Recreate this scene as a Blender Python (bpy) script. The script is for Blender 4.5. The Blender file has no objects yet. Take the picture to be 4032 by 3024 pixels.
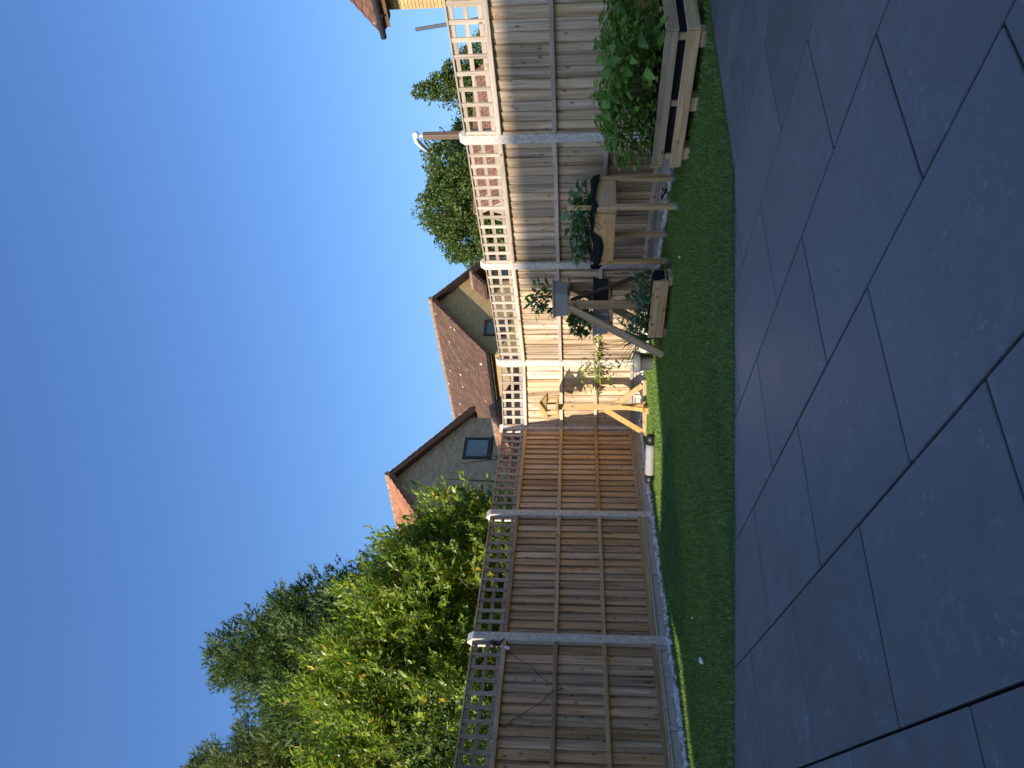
import bpy, math, random
import numpy as np
from mathutils import Matrix, Vector, Euler

rng = np.random.default_rng(7)
rnd = random.Random(11)
R = math.radians
S = bpy.context.scene
C = S.collection

# ------------------------------------------------------------------ camera, sky, sun, exposure
PITCH = math.atan((2262 - 2016) / 3070.0)
cam_d = bpy.data.cameras.new('camera')
cam_d.sensor_fit = 'HORIZONTAL'; cam_d.sensor_width = 36.0
cam_d.lens = 36.0 * 3070.0 / 4032.0
cam_d.clip_start = 0.05; cam_d.clip_end = 3000
cam = bpy.data.objects.new('camera', cam_d); C.objects.link(cam)
F_ = Vector((0, math.cos(PITCH), math.sin(PITCH))); R_ = Vector((1, 0, 0)); U_ = Vector((0, -math.sin(PITCH), math.cos(PITCH)))
# the phone was held upright but the picture is stored on its side: image right = world down
m3 = Matrix((-U_, R_, -F_)).transposed()
cam.matrix_world = Matrix.Translation((0, 0, 0.92)) @ m3.to_4x4()
S.camera = cam

SUN_AZ = 35.0        # compass heading (from +Y towards +X) in which the light travels
SUN_EL = 27.0
w = bpy.data.worlds.new('World'); S.world = w; w.use_nodes = True
nt = w.node_tree; nt.nodes.clear()
sky = nt.nodes.new('ShaderNodeTexSky'); sky.sky_type = 'NISHITA'; sky.sun_disc = False
sky.sun_elevation = R(SUN_EL); sky.sun_rotation = R(SUN_AZ + 180)
sky.air_density = 1.3; sky.dust_density = 2.0; sky.ozone_density = 6.0
bg = nt.nodes.new('ShaderNodeBackground'); bg.inputs[1].default_value = 0.11
out = nt.nodes.new('ShaderNodeOutputWorld')
hsv = nt.nodes.new('ShaderNodeMix'); hsv.data_type = 'RGBA'; hsv.blend_type = 'MULTIPLY'; hsv.inputs[0].default_value = 1.0; hsv.inputs[7].default_value = (0.80, 0.95, 1.20, 1)   # white balance of the picture
nt.links.new(sky.outputs[0], hsv.inputs[6]); nt.links.new(hsv.outputs[2], bg.inputs[0]); nt.links.new(bg.outputs[0], out.inputs[0])

sd = bpy.data.lights.new('sun', 'SUN'); sd.energy = 4.8; sd.angle = R(0.53); sd.color = (1.0, 0.93, 0.82)
sun = bpy.data.objects.new('sun', sd); C.objects.link(sun)
trav = Vector((math.sin(R(SUN_AZ)) * math.cos(R(SUN_EL)), math.cos(R(SUN_AZ)) * math.cos(R(SUN_EL)), -math.sin(R(SUN_EL))))
sun.rotation_euler = trav.to_track_quat('-Z', 'Y').to_euler()
sun.location = (-20, -28, 18)

S.view_settings.view_transform = 'Standard'; S.view_settings.look = 'None'
S.view_settings.exposure = 0.55; S.view_settings.gamma = 1.0
S.view_settings.use_curve_mapping = False
S.render.engine = 'CYCLES'
S.cycles.max_bounces = 8; S.cycles.diffuse_bounces = 4; S.cycles.transparent_max_bounces = 6
S.cycles.use_denoising = True

# ------------------------------------------------------------------ helpers: materials
def nmat(name):
    m = bpy.data.materials.new(name); m.use_nodes = True
    t = m.node_tree; t.nodes.clear()
    o = t.nodes.new('ShaderNodeOutputMaterial'); b = t.nodes.new('ShaderNodeBsdfPrincipled')
    t.links.new(b.outputs[0], o.inputs[0])
    return m, t, b, o

def N(t, kind, **kw):
    n = t.nodes.new(kind)
    for k, v in kw.items():
        if k.startswith('i_'):
            key = k[2:]; key = int(key) if key.isdigit() else key
            n.inputs[key].default_value = v
        else: setattr(n, k, v)
    return n

def ramp(t, fac, stops):
    r = t.nodes.new('ShaderNodeValToRGB')
    el = r.color_ramp.elements
    while len(el) < len(stops): el.new(0.5)
    for e, (p, c) in zip(el, stops):
        e.position = p; e.color = (*c, 1) if len(c) == 3 else c
    t.links.new(fac, r.inputs[0]); return r

def math_n(t, op, a, b=None, clamp=False):
    n = t.nodes.new('ShaderNodeMath'); n.operation = op; n.use_clamp = clamp
    for i, v in enumerate((a, b)):
        if v is None: continue
        if isinstance(v, (int, float)): n.inputs[i].default_value = v
        else: t.links.new(v, n.inputs[i])
    return n.outputs[0]

def mixc(t, fac, a, b, mode='MIX'):
    n = t.nodes.new('ShaderNodeMix'); n.data_type = 'RGBA'; n.blend_type = mode
    for sock, v in ((n.inputs[0], fac), (n.inputs[6], a), (n.inputs[7], b)):
        if isinstance(v, (int, float)): sock.default_value = v
        elif isinstance(v, tuple): sock.default_value = (*v, 1)
        else: t.links.new(v, sock)
    return n.outputs[2]

def coords(t, scale=(1, 1, 1), world=False, rand=True):
    """object coordinates, shifted by a random amount for every object, scaled"""
    tc = t.nodes.new('ShaderNodeTexCoord')
    src = tc.outputs['Object']
    if world:
        g = t.nodes.new('ShaderNodeNewGeometry'); src = g.outputs['Position']
    elif rand:
        oi = t.nodes.new('ShaderNodeObjectInfo')
        v = t.nodes.new('ShaderNodeVectorMath'); v.operation = 'MULTIPLY_ADD'
        cx = t.nodes.new('ShaderNodeCombineXYZ')
        for i in range(3): t.links.new(oi.outputs['Random'], cx.inputs[i])
        t.links.new(cx.outputs[0], v.inputs[0]); v.inputs[1].default_value = (17.3, 41.7, 29.9)
        t.links.new(src, v.inputs[2]); src = v.outputs[0]
    mp = t.nodes.new('ShaderNodeMapping'); mp.inputs['Scale'].default_value = scale
    t.links.new(src, mp.inputs[0]); return mp.outputs[0]

def bump(t, b, h, strength=0.3, dist=0.01):
    n = t.nodes.new('ShaderNodeBump'); n.inputs['Strength'].default_value = strength; n.inputs['Distance'].default_value = dist
    t.links.new(h, n.inputs['Height']); t.links.new(n.outputs[0], b.inputs['Normal'])

def wood(name, dark, mid, light, axis=2, rough=0.8, knots=True, stain=0.35, vary=0.25):
    m, t, b, o = nmat(name)
    s = [34.0, 34.0, 34.0]; s[axis] = 2.2
    co = coords(t, tuple(s))
    n1 = N(t, 'ShaderNodeTexNoise', i_Scale=1.0, i_Detail=5.0, i_Roughness=0.6, i_Distortion=0.6); t.links.new(co, n1.inputs[0])
    r1 = ramp(t, n1.outputs[0], [(0.25, dark), (0.5, mid), (0.78, light)])
    s2 = [14.0, 14.0, 14.0]; s2[axis] = 0.9
    co2 = coords(t, tuple(s2))
    n2 = N(t, 'ShaderNodeTexNoise', i_Scale=1.0, i_Detail=3.0); t.links.new(co2, n2.inputs[0])
    f2 = ramp(t, n2.outputs[0], [(0.32, (0.40, 0.37, 0.35)), (0.46, (0.8, 0.78, 0.76)), (0.62, (1.08, 1.08, 1.08))])
    c = mixc(t, stain, r1.outputs[0], f2.outputs[0], 'MULTIPLY')
    if knots:
        s3 = [11.0, 11.0, 11.0]; s3[axis] = 6.5
        co3 = coords(t, tuple(s3))
        vo = N(t, 'ShaderNodeTexVoronoi', i_Scale=1.0); t.links.new(co3, vo.inputs[0])
        k = ramp(t, vo.outputs['Distance'], [(0.05, (0.22, 0.15, 0.10)), (0.12, (0.72, 0.62, 0.54)), (0.2, (1, 1, 1))])
        c = mixc(t, 0.85, c, k.outputs[0], 'MULTIPLY')
    oi = t.nodes.new('ShaderNodeObjectInfo')
    v = math_n(t, 'MULTIPLY_ADD', oi.outputs['Random'], vary * 2); t.nodes[-1].inputs[2].default_value = 1 - vary
    hs = t.nodes.new('ShaderNodeHueSaturation'); t.links.new(v, hs.inputs['Value']); t.links.new(c, hs.inputs['Color'])
    sat = math_n(t, 'MULTIPLY_ADD', math_n(t, 'FRACT', math_n(t, 'MULTIPLY', oi.outputs['Random'], 7.31)), 0.24); t.nodes[-1].inputs[2].default_value = 0.9
    t.links.new(sat, hs.inputs['Saturation'])
    t.links.new(hs.outputs[0], b.inputs['Base Color']); b.inputs['Roughness'].default_value = rough
    b.inputs['Specular IOR Level'].default_value = 0.25
    bump(t, b, n1.outputs[0], 0.35, 0.004)
    return m

def plain(name, col, rough=0.6, var=0.12, scale=6.0, spec=0.4, metal=0.0, bstr=0.1):
    m, t, b, o = nmat(name)
    co = coords(t)
    n = N(t, 'ShaderNodeTexNoise', i_Scale=scale, i_Detail=5.0, i_Roughness=0.65); t.links.new(co, n.inputs[0])
    lo = tuple(max(0, x * (1 - var)) for x in col); hi = tuple(min(1, x * (1 + var)) for x in col)
    r = ramp(t, n.outputs[0], [(0.3, lo), (0.7, hi)])
    t.links.new(r.outputs[0], b.inputs['Base Color']); b.inputs['Roughness'].default_value = rough
    b.inputs['Specular IOR Level'].default_value = spec; b.inputs['Metallic'].default_value = metal
    if bstr: bump(t, b, n.outputs[0], bstr, 0.004)
    return m

def leafmat(name, cols, trans=0.35, rough=0.4, spec=0.4, yellow=None):
    """cols: list of (pos, colour) chosen at random for every leaf"""
    m, t, b, o = nmat(name)
    g = t.nodes.new('ShaderNodeNewGeometry'); oi = t.nodes.new('ShaderNodeObjectInfo')
    f = math_n(t, 'FRACT', math_n(t, 'ADD', g.outputs['Random Per Island'], oi.outputs['Random']))
    stops = list(cols)
    if yellow: stops = [(p * 0.955, c) for p, c in stops] + [(0.972, yellow)]
    r = ramp(t, f, stops)
    if yellow: r.color_ramp.interpolation = 'LINEAR'
    t.links.new(r.outputs[0], b.inputs['Base Color']); b.inputs['Roughness'].default_value = rough
    b.inputs['Specular IOR Level'].default_value = spec
    tr = t.nodes.new('ShaderNodeBsdfTranslucent')
    bright = mixc(t, 1.0, r.outputs[0], (1.5, 1.6, 0.7), 'MULTIPLY')
    t.links.new(bright, tr.inputs[0])
    mx = t.nodes.new('ShaderNodeMixShader'); mx.inputs[0].default_value = trans
    t.links.new(b.outputs[0], mx.inputs[1]); t.links.new(tr.outputs[0], mx.inputs[2]); t.links.new(mx.outputs[0], o.inputs[0])
    return m

def islandmat(name, stops, rough=0.85, nscale=30.0, namt=0.35, lichen=None):
    m, t, b, o = nmat(name)
    g = t.nodes.new('ShaderNodeNewGeometry'); oi = t.nodes.new('ShaderNodeObjectInfo')
    f = math_n(t, 'FRACT', math_n(t, 'ADD', g.outputs['Random Per Island'], oi.outputs['Random']))
    r = ramp(t, f, stops)
    co = coords(t, world=True)
    n = N(t, 'ShaderNodeTexNoise', i_Scale=nscale, i_Detail=4.0); t.links.new(co, n.inputs[0])
    k = ramp(t, n.outputs[0], [(0.3, (0.6, 0.6, 0.6)), (0.7, (1.15, 1.15, 1.15))])
    c = mixc(t, namt, r.outputs[0], k.outputs[0], 'MULTIPLY')
    if lichen:
        wn = N(t, 'ShaderNodeTexNoise', i_Scale=14.0, i_Detail=2.0); t.links.new(co, wn.inputs[0])
        n2 = N(t, 'ShaderNodeTexVoronoi', i_Scale=lichen[1]); t.links.new(co, n2.inputs[0])
        dd = math_n(t, 'ADD', n2.outputs['Distance'], math_n(t, 'MULTIPLY', wn.outputs[0], 0.22))
        k2 = ramp(t, dd, [(lichen[2], (1, 1, 1)), (lichen[2] + 0.03, (0, 0, 0))])
        c = mixc(t, k2.outputs[0], c, lichen[0])
    t.links.new(c, b.inputs['Base Color']); b.inputs['Roughness'].default_value = rough
    b.inputs['Specular IOR Level'].default_value = 0.2
    return m

# ------------------------------------------------------------------ helpers: meshes and objects
class MB:
    def __init__(s): s.v = []; s.f = []
    def add(s, verts, faces, M=None):
        o = len(s.v)
        for p in verts:
            p = Vector(p); s.v.append(tuple(M @ p) if M else tuple(p))
        s.f += [tuple(o + i for i in f) for f in faces]
        return s
    def box(s, c, d, M=None, rot=None):
        x, y, z = d[0] / 2, d[1] / 2, d[2] / 2
        vs = [Vector(p) for p in ((-x, -y, -z), (x, -y, -z), (x, y, -z), (-x, y, -z), (-x, -y, z), (x, -y, z), (x, y, z), (-x, y, z))]
        if rot is not None: vs = [rot @ p for p in vs]
        vs = [p + Vector(c) for p in vs]
        return s.add(vs, [(0, 3, 2, 1), (4, 5, 6, 7), (0, 1, 5, 4), (1, 2, 6, 5), (2, 3, 7, 6), (3, 0, 4, 7)], M)
    def cbox(s, c, d, ch=0.004, M=None):
        """box with chamfered edges (26 faces)"""
        hx, hy, hz = d[0] / 2, d[1] / 2, d[2] / 2
        vs = []; idx = {}
        for sx in (-1, 1):
            for sy in (-1, 1):
                for sz in (-1, 1):
                    for k in range(3):
                        p = [sx * hx, sy * hy, sz * hz]
                        for q, sg in enumerate((sx, sy, sz)):
                            if q != k: p[q] -= sg * ch
                        idx[(sx, sy, sz, k)] = len(vs); vs.append(Vector(p) + Vector(c))
        I = lambda *a: idx[a]
        fs = []
        for g in (-1, 1):
            q = [I(g, -1, -1, 0), I(g, 1, -1, 0), I(g, 1, 1, 0), I(g, -1, 1, 0)]; fs.append(tuple(q if g > 0 else q[::-1]))
            q = [I(-1, g, -1, 1), I(-1, g, 1, 1), I(1, g, 1, 1), I(1, g, -1, 1)]; fs.append(tuple(q if g > 0 else q[::-1]))
            q = [I(-1, -1, g, 2), I(1, -1, g, 2), I(1, 1, g, 2), I(-1, 1, g, 2)]; fs.append(tuple(q if g > 0 else q[::-1]))
        for a in (-1, 1):
            for b_ in (-1, 1):
                e = [I(a, b_, -1, 0), I(a, b_, 1, 0), I(a, b_, 1, 1), I(a, b_, -1, 1)]; fs.append(tuple(e if a * b_ < 0 else e[::-1]))
                e = [I(a, -1, b_, 0), I(a, 1, b_, 0), I(a, 1, b_, 2), I(a, -1, b_, 2)]; fs.append(tuple(e if a * b_ > 0 else e[::-1]))
                e = [I(-1, a, b_, 1), I(1, a, b_, 1), I(1, a, b_, 2), I(-1, a, b_, 2)]; fs.append(tuple(e if a * b_ < 0 else e[::-1]))
        for sx in (-1, 1):
            for sy in (-1, 1):
                for sz in (-1, 1):
                    e = [I(sx, sy, sz, 0), I(sx, sy, sz, 1), I(sx, sy, sz, 2)]; fs.append(tuple(e if sx * sy * sz > 0 else e[::-1]))
        return s.add(vs, fs, M)
    def prism(s, poly, z0, z1, M=None):
        n = len(poly)
        vs = [(x, y, z0) for x, y in poly] + [(x, y, z1) for x, y in poly]
        fs = [tuple(range(n - 1, -1, -1)), tuple(range(n, 2 * n))] + [(i, (i + 1) % n, n + (i + 1) % n, n + i) for i in range(n)]
        return s.add(vs, fs, M)
    def lathe(s, prof, seg=24, M=None, cap0=True, cap1=True):
        vs = []; fs = []
        for r, z in prof:
            for k in range(seg):
                a = 2 * math.pi * k / seg; vs.append((r * math.cos(a), r * math.sin(a), z))
        for i in range(len(prof) - 1):
            for k in range(seg):
                k2 = (k + 1) % seg; fs.append((i * seg + k, i * seg + k2, (i + 1) * seg + k2, (i + 1) * seg + k))
        if cap0: fs.append(tuple(range(seg - 1, -1, -1)))
        if cap1: fs.append(tuple((len(prof) - 1) * seg + k for k in range(seg)))
        return s.add(vs, fs, M)
    def tube(s, pts, r, seg=6, M=None):
        pts = [Vector(p) for p in pts]; rs = r if isinstance(r, (list, tuple)) else [r] * len(pts)
        vs = []; fs = []; up = Vector((0.13, 0.31, 0.94))
        for i, p in enumerate(pts):
            d = (pts[min(i + 1, len(pts) - 1)] - pts[max(i - 1, 0)]).normalized()
            a = d.cross(up if abs(d.dot(up)) < 0.95 else Vector((1, 0, 0))).normalized(); b_ = d.cross(a)
            for k in range(seg):
                t = 2 * math.pi * k / seg; vs.append(p + (a * math.cos(t) + b_ * math.sin(t)) * rs[i])
        for i in range(len(pts) - 1):
            for k in range(seg):
                k2 = (k + 1) % seg; fs.append((i * seg + k, (i + 1) * seg + k, (i + 1) * seg + k2, i * seg + k2))
        fs.append(tuple(range(seg))); fs.append(tuple((len(pts) - 1) * seg + k for k in range(seg - 1, -1, -1)))
        return s.add(vs, fs, M)
    def beam(s, a, b_, w_, t_, up=(0, 0, 1), M=None):
        """rectangular bar from a to b; t_ measured along 'up' as far as possible"""
        a = Vector(a); b_ = Vector(b_); d = (b_ - a); L = d.length; d.normalize()
        side = d.cross(Vector(up)).normalized(); u2 = side.cross(d)
        vs = []
        for e in (a, b_):
            for sx, sz in ((-1, -1), (1, -1), (1, 1), (-1, 1)):
                vs.append(e + side * sx * w_ / 2 + u2 * sz * t_ / 2)
        return s.add(vs, [(3, 2, 1, 0), (4, 5, 6, 7), (0, 1, 5, 4), (1, 2, 6, 5), (2, 3, 7, 6), (3, 0, 4, 7)], M)
    def mesh(s, name, mat, smooth=False):
        me = bpy.data.meshes.new(name); me.from_pydata(s.v, [], s.f); me.validate(); me.update()
        me.materials.append(mat)
        if smooth: me.shade_smooth()
        return me
    def build(s, name, mat, parent=None, M=None, smooth=False):
        return obj(name, s.mesh(name, mat, smooth), parent, M)

def obj(name, me, parent=None, M=None):
    o = bpy.data.objects.new(name, me); C.objects.link(o)
    if parent is not None: o.parent = parent
    if M is not None: o.matrix_local = M
    return o

def tag(o, label=None, cat=None, group=None, kind=None):
    if label: o['label'] = label
    if cat: o['category'] = cat
    if group: o['group'] = group
    if kind: o['kind'] = kind
    return o

def thing(name, label, cat, M=None, group=None):
    o = bpy.data.objects.new(name, None); C.objects.link(o); o.empty_display_size = 0.1
    if M is not None: o.matrix_world = M
    return tag(o, label, cat, group)

def frame(p, d):
    """matrix with local X along the horizontal direction d, Z up, origin p"""
    d = Vector((d[0], d[1], 0)).normalized(); y = Vector((0, 0, 1)).cross(d)
    M = Matrix((d, y, Vector((0, 0, 1)))).transposed().to_4x4()
    return Matrix.Translation(Vector(p)) @ M

def T(x, y, z): return Matrix.Translation((x, y, z))
def az(deg): return Vector((math.sin(R(deg)), math.cos(R(deg)), 0))

def fastmesh(name, V, faces_n, Fa, mat, smooth=False):
    """V (n,3) float array; Fa (m,faces_n) int array"""
    me = bpy.data.meshes.new(name)
    me.vertices.add(len(V)); me.vertices.foreach_set('co', np.ascontiguousarray(V, dtype=np.float32).ravel())
    m = len(Fa)
    me.loops.add(m * faces_n); me.loops.foreach_set('vertex_index', np.ascontiguousarray(Fa, dtype=np.int32).ravel())
    me.polygons.add(m); me.polygons.foreach_set('loop_start', np.arange(m, dtype=np.int32) * faces_n)
    if smooth: me.polygons.foreach_set('use_smooth', np.ones(m, dtype=bool))
    me.update(calc_edges=True); me.materials.append(mat); return me

def instmesh(name, tv, tf, P, D, Nn, sc, mat, width=None):
    """many copies of a small triangle template: Y axis along D, Z axis near Nn"""
    tv = np.asarray(tv, float); tf = np.asarray(tf, int)
    D = D / np.linalg.norm(D, axis=1, keepdims=True)
    X = np.cross(D, Nn); X /= np.maximum(np.linalg.norm(X, axis=1, keepdims=True), 1e-6); Z = np.cross(X, D)
    sc = np.asarray(sc)[:, None, None]
    wd = 1.0 if width is None else np.asarray(width)[:, None, None]
    V = (tv[None, :, 0:1] * X[:, None] * wd + tv[None, :, 1:2] * D[:, None] + tv[None, :, 2:3] * Z[:, None]) * sc + P[:, None]
    n, k = len(P), len(tv)
    Fa = tf[None] + (np.arange(n) * k)[:, None, None]
    return fastmesh(name, V.reshape(-1, 3), 3, Fa.reshape(-1, 3), mat)

LEAF4_V = [(0, 0, 0), (-0.22, 0.42, 0.06), (0, 0.45, -0.02), (0.22, 0.42, 0.06), (0, 1, -0.1)]
LEAF4_F = [(0, 3, 2), (0, 2, 1), (2, 3, 4), (1, 2, 4)]

def unit(a): return a / np.maximum(np.linalg.norm(a, axis=1, keepdims=True), 1e-9)

def leaf_mesh(name, mat, L, W, n=6, serr=0.0, bend=0.25, fold=0.2, shape='ovate', stalk=0.12):
    """one leaf: midrib along +Y, blade each side, optional teeth; about 20-40 triangles"""
    mb = MB(); vs = []; fs = []
    def wid(t):
        if shape == 'ovate': return math.sin(math.pi * t ** 0.75) ** 0.8
        if shape == 'lance': return math.sin(math.pi * t ** 0.85)
        if shape == 'heart': return min(1, (t * 5) ** 0.6) * (1 - t) ** 0.55 * 1.05
        return math.sin(math.pi * t)
    for i in range(n + 1):
        t = i / n; y = L * t; z = -bend * L * t * t
        wv = max(0.004, wid(min(0.999, max(0.001, t)))) * W / 2
        if serr and 0 < i < n: wv *= 1 + (serr if i % 2 else -serr)
        wob = 0.05 * W * math.sin(i * 2.1)
        vs += [(-wv, y - (serr * 0.3 * L / n if i % 2 else 0), z + fold * wv + wob), (0, y, z), (wv, y - (serr * 0.3 * L / n if i % 2 else 0), z + fold * wv - wob)]
    for i in range(n):
        a = 3 * i; fs += [(a, a + 1, a + 4, a + 3), (a + 1, a + 2, a + 5, a + 4)]
    mb.add(vs, fs)
    mb.add([(-0.0015, -stalk * L, 0.1 * stalk * L), (0.0015, -stalk * L, 0.1 * stalk * L), (0.0015, 0.02 * L, 0), (-0.0015, 0.02 * L, 0)], [(0, 1, 2, 3)])
    return mb.mesh(name, mat, True)

def orient(p, d, n, s=1.0):
    d = Vector(d).normalized(); n = Vector(n); x = d.cross(n)
    if x.length < 1e-4: x = d.cross(Vector((1, 0.2, 0)))
    x.normalize(); z = x.cross(d)
    M = Matrix((x, d, z)).transposed().to_4x4()
    return Matrix.Translation(Vector(p)) @ M @ Matrix.Scale(s, 4)

# ------------------------------------------------------------------ materials
M_ = {}
M_['woodL'] = wood('fence_wood_warm', (0.30, 0.175, 0.095), (0.57, 0.36, 0.215), (0.71, 0.485, 0.315), 2, stain=0.8, vary=0.18)
M_['woodLx'] = wood('fence_rail_warm', (0.28, 0.17, 0.09), (0.44, 0.285, 0.16), (0.56, 0.385, 0.23), 0, stain=0.4)
M_['woodG'] = wood('fence_wood_bounce_warmed', (0.32, 0.19, 0.095), (0.56, 0.36, 0.205), (0.70, 0.485, 0.30), 2, stain=0.7, vary=0.15)  # warmer copy of the left boards: bounced light put into the colour
M_['woodGx'] = wood('fence_rail_bounce_warmed', (0.32, 0.20, 0.10), (0.52, 0.34, 0.18), (0.64, 0.45, 0.27), 0, stain=0.4)  # rails of that panel, bounced light in their colour too
M_['woodR'] = wood('fence_wood_silvered', (0.36, 0.235, 0.14), (0.63, 0.455, 0.29), (0.78, 0.62, 0.44), 2, stain=0.95, vary=0.18)
M_['woodRx'] = wood('fence_rail_silvered', (0.36, 0.28, 0.20), (0.54, 0.44, 0.33), (0.68, 0.58, 0.46), 0, stain=0.4)
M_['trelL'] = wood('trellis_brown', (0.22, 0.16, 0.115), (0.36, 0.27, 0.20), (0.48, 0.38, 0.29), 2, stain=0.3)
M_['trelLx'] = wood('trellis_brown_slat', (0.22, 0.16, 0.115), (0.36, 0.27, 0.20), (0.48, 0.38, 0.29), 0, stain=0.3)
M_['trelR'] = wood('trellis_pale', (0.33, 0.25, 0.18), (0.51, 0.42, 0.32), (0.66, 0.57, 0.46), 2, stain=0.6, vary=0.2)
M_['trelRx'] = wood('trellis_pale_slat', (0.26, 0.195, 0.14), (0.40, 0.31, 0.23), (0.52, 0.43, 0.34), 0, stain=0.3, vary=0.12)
M_['pallet'] = wood('pallet_wood', (0.36, 0.22, 0.115), (0.58, 0.40, 0.225), (0.70, 0.52, 0.32), 0, stain=0.5)
M_['pine'] = wood('pine_plank', (0.50, 0.27, 0.11), (0.70, 0.43, 0.20), (0.78, 0.53, 0.29), 0, stain=0.25, vary=0.1)
M_['pinez'] = wood('pine_leg', (0.42, 0.24, 0.11), (0.62, 0.39, 0.20), (0.74, 0.51, 0.30), 2, stain=0.3, vary=0.15)
M_['standw'] = wood('stand_wood', (0.24, 0.145, 0.075), (0.42, 0.27, 0.145), (0.55, 0.38, 0.22), 2, stain=0.5)
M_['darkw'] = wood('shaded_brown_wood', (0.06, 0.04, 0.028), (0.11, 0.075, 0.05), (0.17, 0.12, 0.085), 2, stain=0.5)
M_['birdz'] = wood('bird_table_wood', (0.38, 0.235, 0.09), (0.55, 0.36, 0.155), (0.66, 0.46, 0.23), 2, stain=0.2, vary=0.1)
M_['birdx'] = wood('bird_table_board', (0.38, 0.235, 0.09), (0.55, 0.36, 0.155), (0.66, 0.46, 0.23), 0, stain=0.2, vary=0.1)
M_['conc'] = plain('post_concrete', (0.60, 0.525, 0.44), 0.9, 0.3, 30.0, 0.2, bstr=0.4)
M_['board_conc'] = plain('gravel_board_concrete', (0.50, 0.44, 0.37), 0.9, 0.22, 22.0, 0.2, bstr=0.3)
M_['taupe'] = plain('taupe_plastic', (0.33, 0.30, 0.275), 0.5, 0.06, 14.0, 0.4, bstr=0.02)
M_['slate'] = plain('dark_slate_plastic', (0.03, 0.034, 0.045), 0.45, 0.1, 14.0, 0.4, bstr=0.02)
M_['liner'] = plain('black_liner_fabric', (0.013, 0.014, 0.017), 0.8, 0.3, 60.0, 0.2, bstr=0.3)
M_['soil'] = plain('soil', (0.035, 0.024, 0.016), 0.95, 0.4, 60.0, 0.1, bstr=0.8)
M_['white'] = plain('white_plastic', (0.78, 0.78, 0.77), 0.45, 0.05, 10.0, 0.4, bstr=0.02)
M_['rollw'] = plain('roll_canvas', (0.30, 0.285, 0.255), 0.75, 0.14, 16.0, 0.2, bstr=0.2)
M_['black'] = plain('black_plastic', (0.012, 0.012, 0.013), 0.45, 0.2, 10.0, 0.4, bstr=0.02)
M_['capgrey'] = plain('grey_foot_cap', (0.22, 0.27, 0.29), 0.5, 0.05, 10.0, 0.4, bstr=0.0)
M_['pipe'] = plain('grey_pipe', (0.10, 0.10, 0.105), 0.35, 0.15, 12.0, 0.5, bstr=0.05)
M_['brownp'] = plain('brown_painted_post', (0.16, 0.11, 0.075), 0.5, 0.1, 10.0, 0.4, bstr=0.05)
M_['fascia'] = plain('dark_brown_fascia', (0.05, 0.028, 0.022), 0.6, 0.25, 4.0, 0.3, bstr=0.1)
M_['fasciaA'] = plain('red_brown_bargeboard', (0.15, 0.075, 0.048), 0.6, 0.25, 4.0, 0.3, bstr=0.1)
M_['gutter'] = plain('black_gutter', (0.022, 0.022, 0.024), 0.4, 0.2, 10.0, 0.5, bstr=0.0)
M_['twine'] = plain('twine', (0.35, 0.24, 0.14), 0.9, 0.2, 40.0, 0.1, bstr=0.0)
M_['wire'] = plain('dark_wire', (0.03, 0.02, 0.016), 0.6, 0.2, 40.0, 0.2, bstr=0.0)
M_['bark'] = plain('bark', (0.11, 0.085, 0.065), 0.95, 0.4, 12.0, 0.1, bstr=0.8)
M_['twig'] = plain('twig', (0.20, 0.13, 0.09), 0.9, 0.25, 30.0, 0.15, bstr=0.2)
M_['stemg'] = plain('green_stem', (0.10, 0.17, 0.05), 0.7, 0.2, 30.0, 0.2, bstr=0.0)
M_['mortar'] = plain('mortar', (0.24, 0.20, 0.145), 0.95, 0.15, 25.0, 0.1, bstr=0.3)
M_['winfr'] = plain('dark_window_frame', (0.022, 0.018, 0.02), 0.4, 0.1, 8.0, 0.5, bstr=0.0)
M_['winbr'] = plain('brown_window_frame', (0.10, 0.035, 0.022), 0.4, 0.1, 8.0, 0.5, bstr=0.0)
M_['render'] = plain('cream_render', (0.62, 0.50, 0.34), 0.9, 0.08, 6.0, 0.1, bstr=0.1)
M_['stone'] = islandmat('white_pebble', [(0.0, (0.55, 0.54, 0.52)), (0.5, (0.72, 0.71, 0.69)), (1.0, (0.80, 0.78, 0.74))], 0.75, 60, 0.25)
M_['brickY'] = islandmat('buff_brick', [(0.0, (0.48, 0.33, 0.155)), (0.3, (0.58, 0.41, 0.20)), (0.6, (0.52, 0.36, 0.175)), (0.8, (0.63, 0.455, 0.235)), (1.0, (0.55, 0.385, 0.185))], 0.9, 40, 0.12)
M_['brickP'] = islandmat('pale_buff_brick', [(0.0, (0.50, 0.35, 0.205)), (0.3, (0.68, 0.49, 0.30)), (0.6, (0.59, 0.42, 0.25)), (0.8, (0.74, 0.54, 0.34)), (1.0, (0.63, 0.45, 0.275))], 0.9, 40, 0.12)
M_['brickO'] = islandmat('golden_brick', [(0.0, (0.46, 0.29, 0.12)), (0.4, (0.55, 0.36, 0.155)), (0.7, (0.49, 0.31, 0.13)), (1.0, (0.60, 0.41, 0.19))], 0.9, 40, 0.12)
M_['tileB'] = islandmat('brown_roof_tile', [(0.0, (0.095, 0.053, 0.038)), (0.5, (0.125, 0.07, 0.05)), (1.0, (0.16, 0.092, 0.066))], 0.9, 9.0, 0.25, ((0.58, 0.50, 0.36), 1.5, 0.205))
M_['tileO'] = islandmat('orange_roof_tile', [(0.0, (0.28, 0.115, 0.06)), (0.5, (0.36, 0.16, 0.085)), (1.0, (0.43, 0.20, 0.11))], 0.9, 5.0, 0.5)
M_['tileR'] = islandmat('red_brown_roof_tile', [(0.0, (0.14, 0.068, 0.045)), (0.5, (0.18, 0.09, 0.06)), (1.0, (0.23, 0.12, 0.08))], 0.9, 5.0, 0.4, ((0.55, 0.48, 0.36), 1.5, 0.235))
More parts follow.
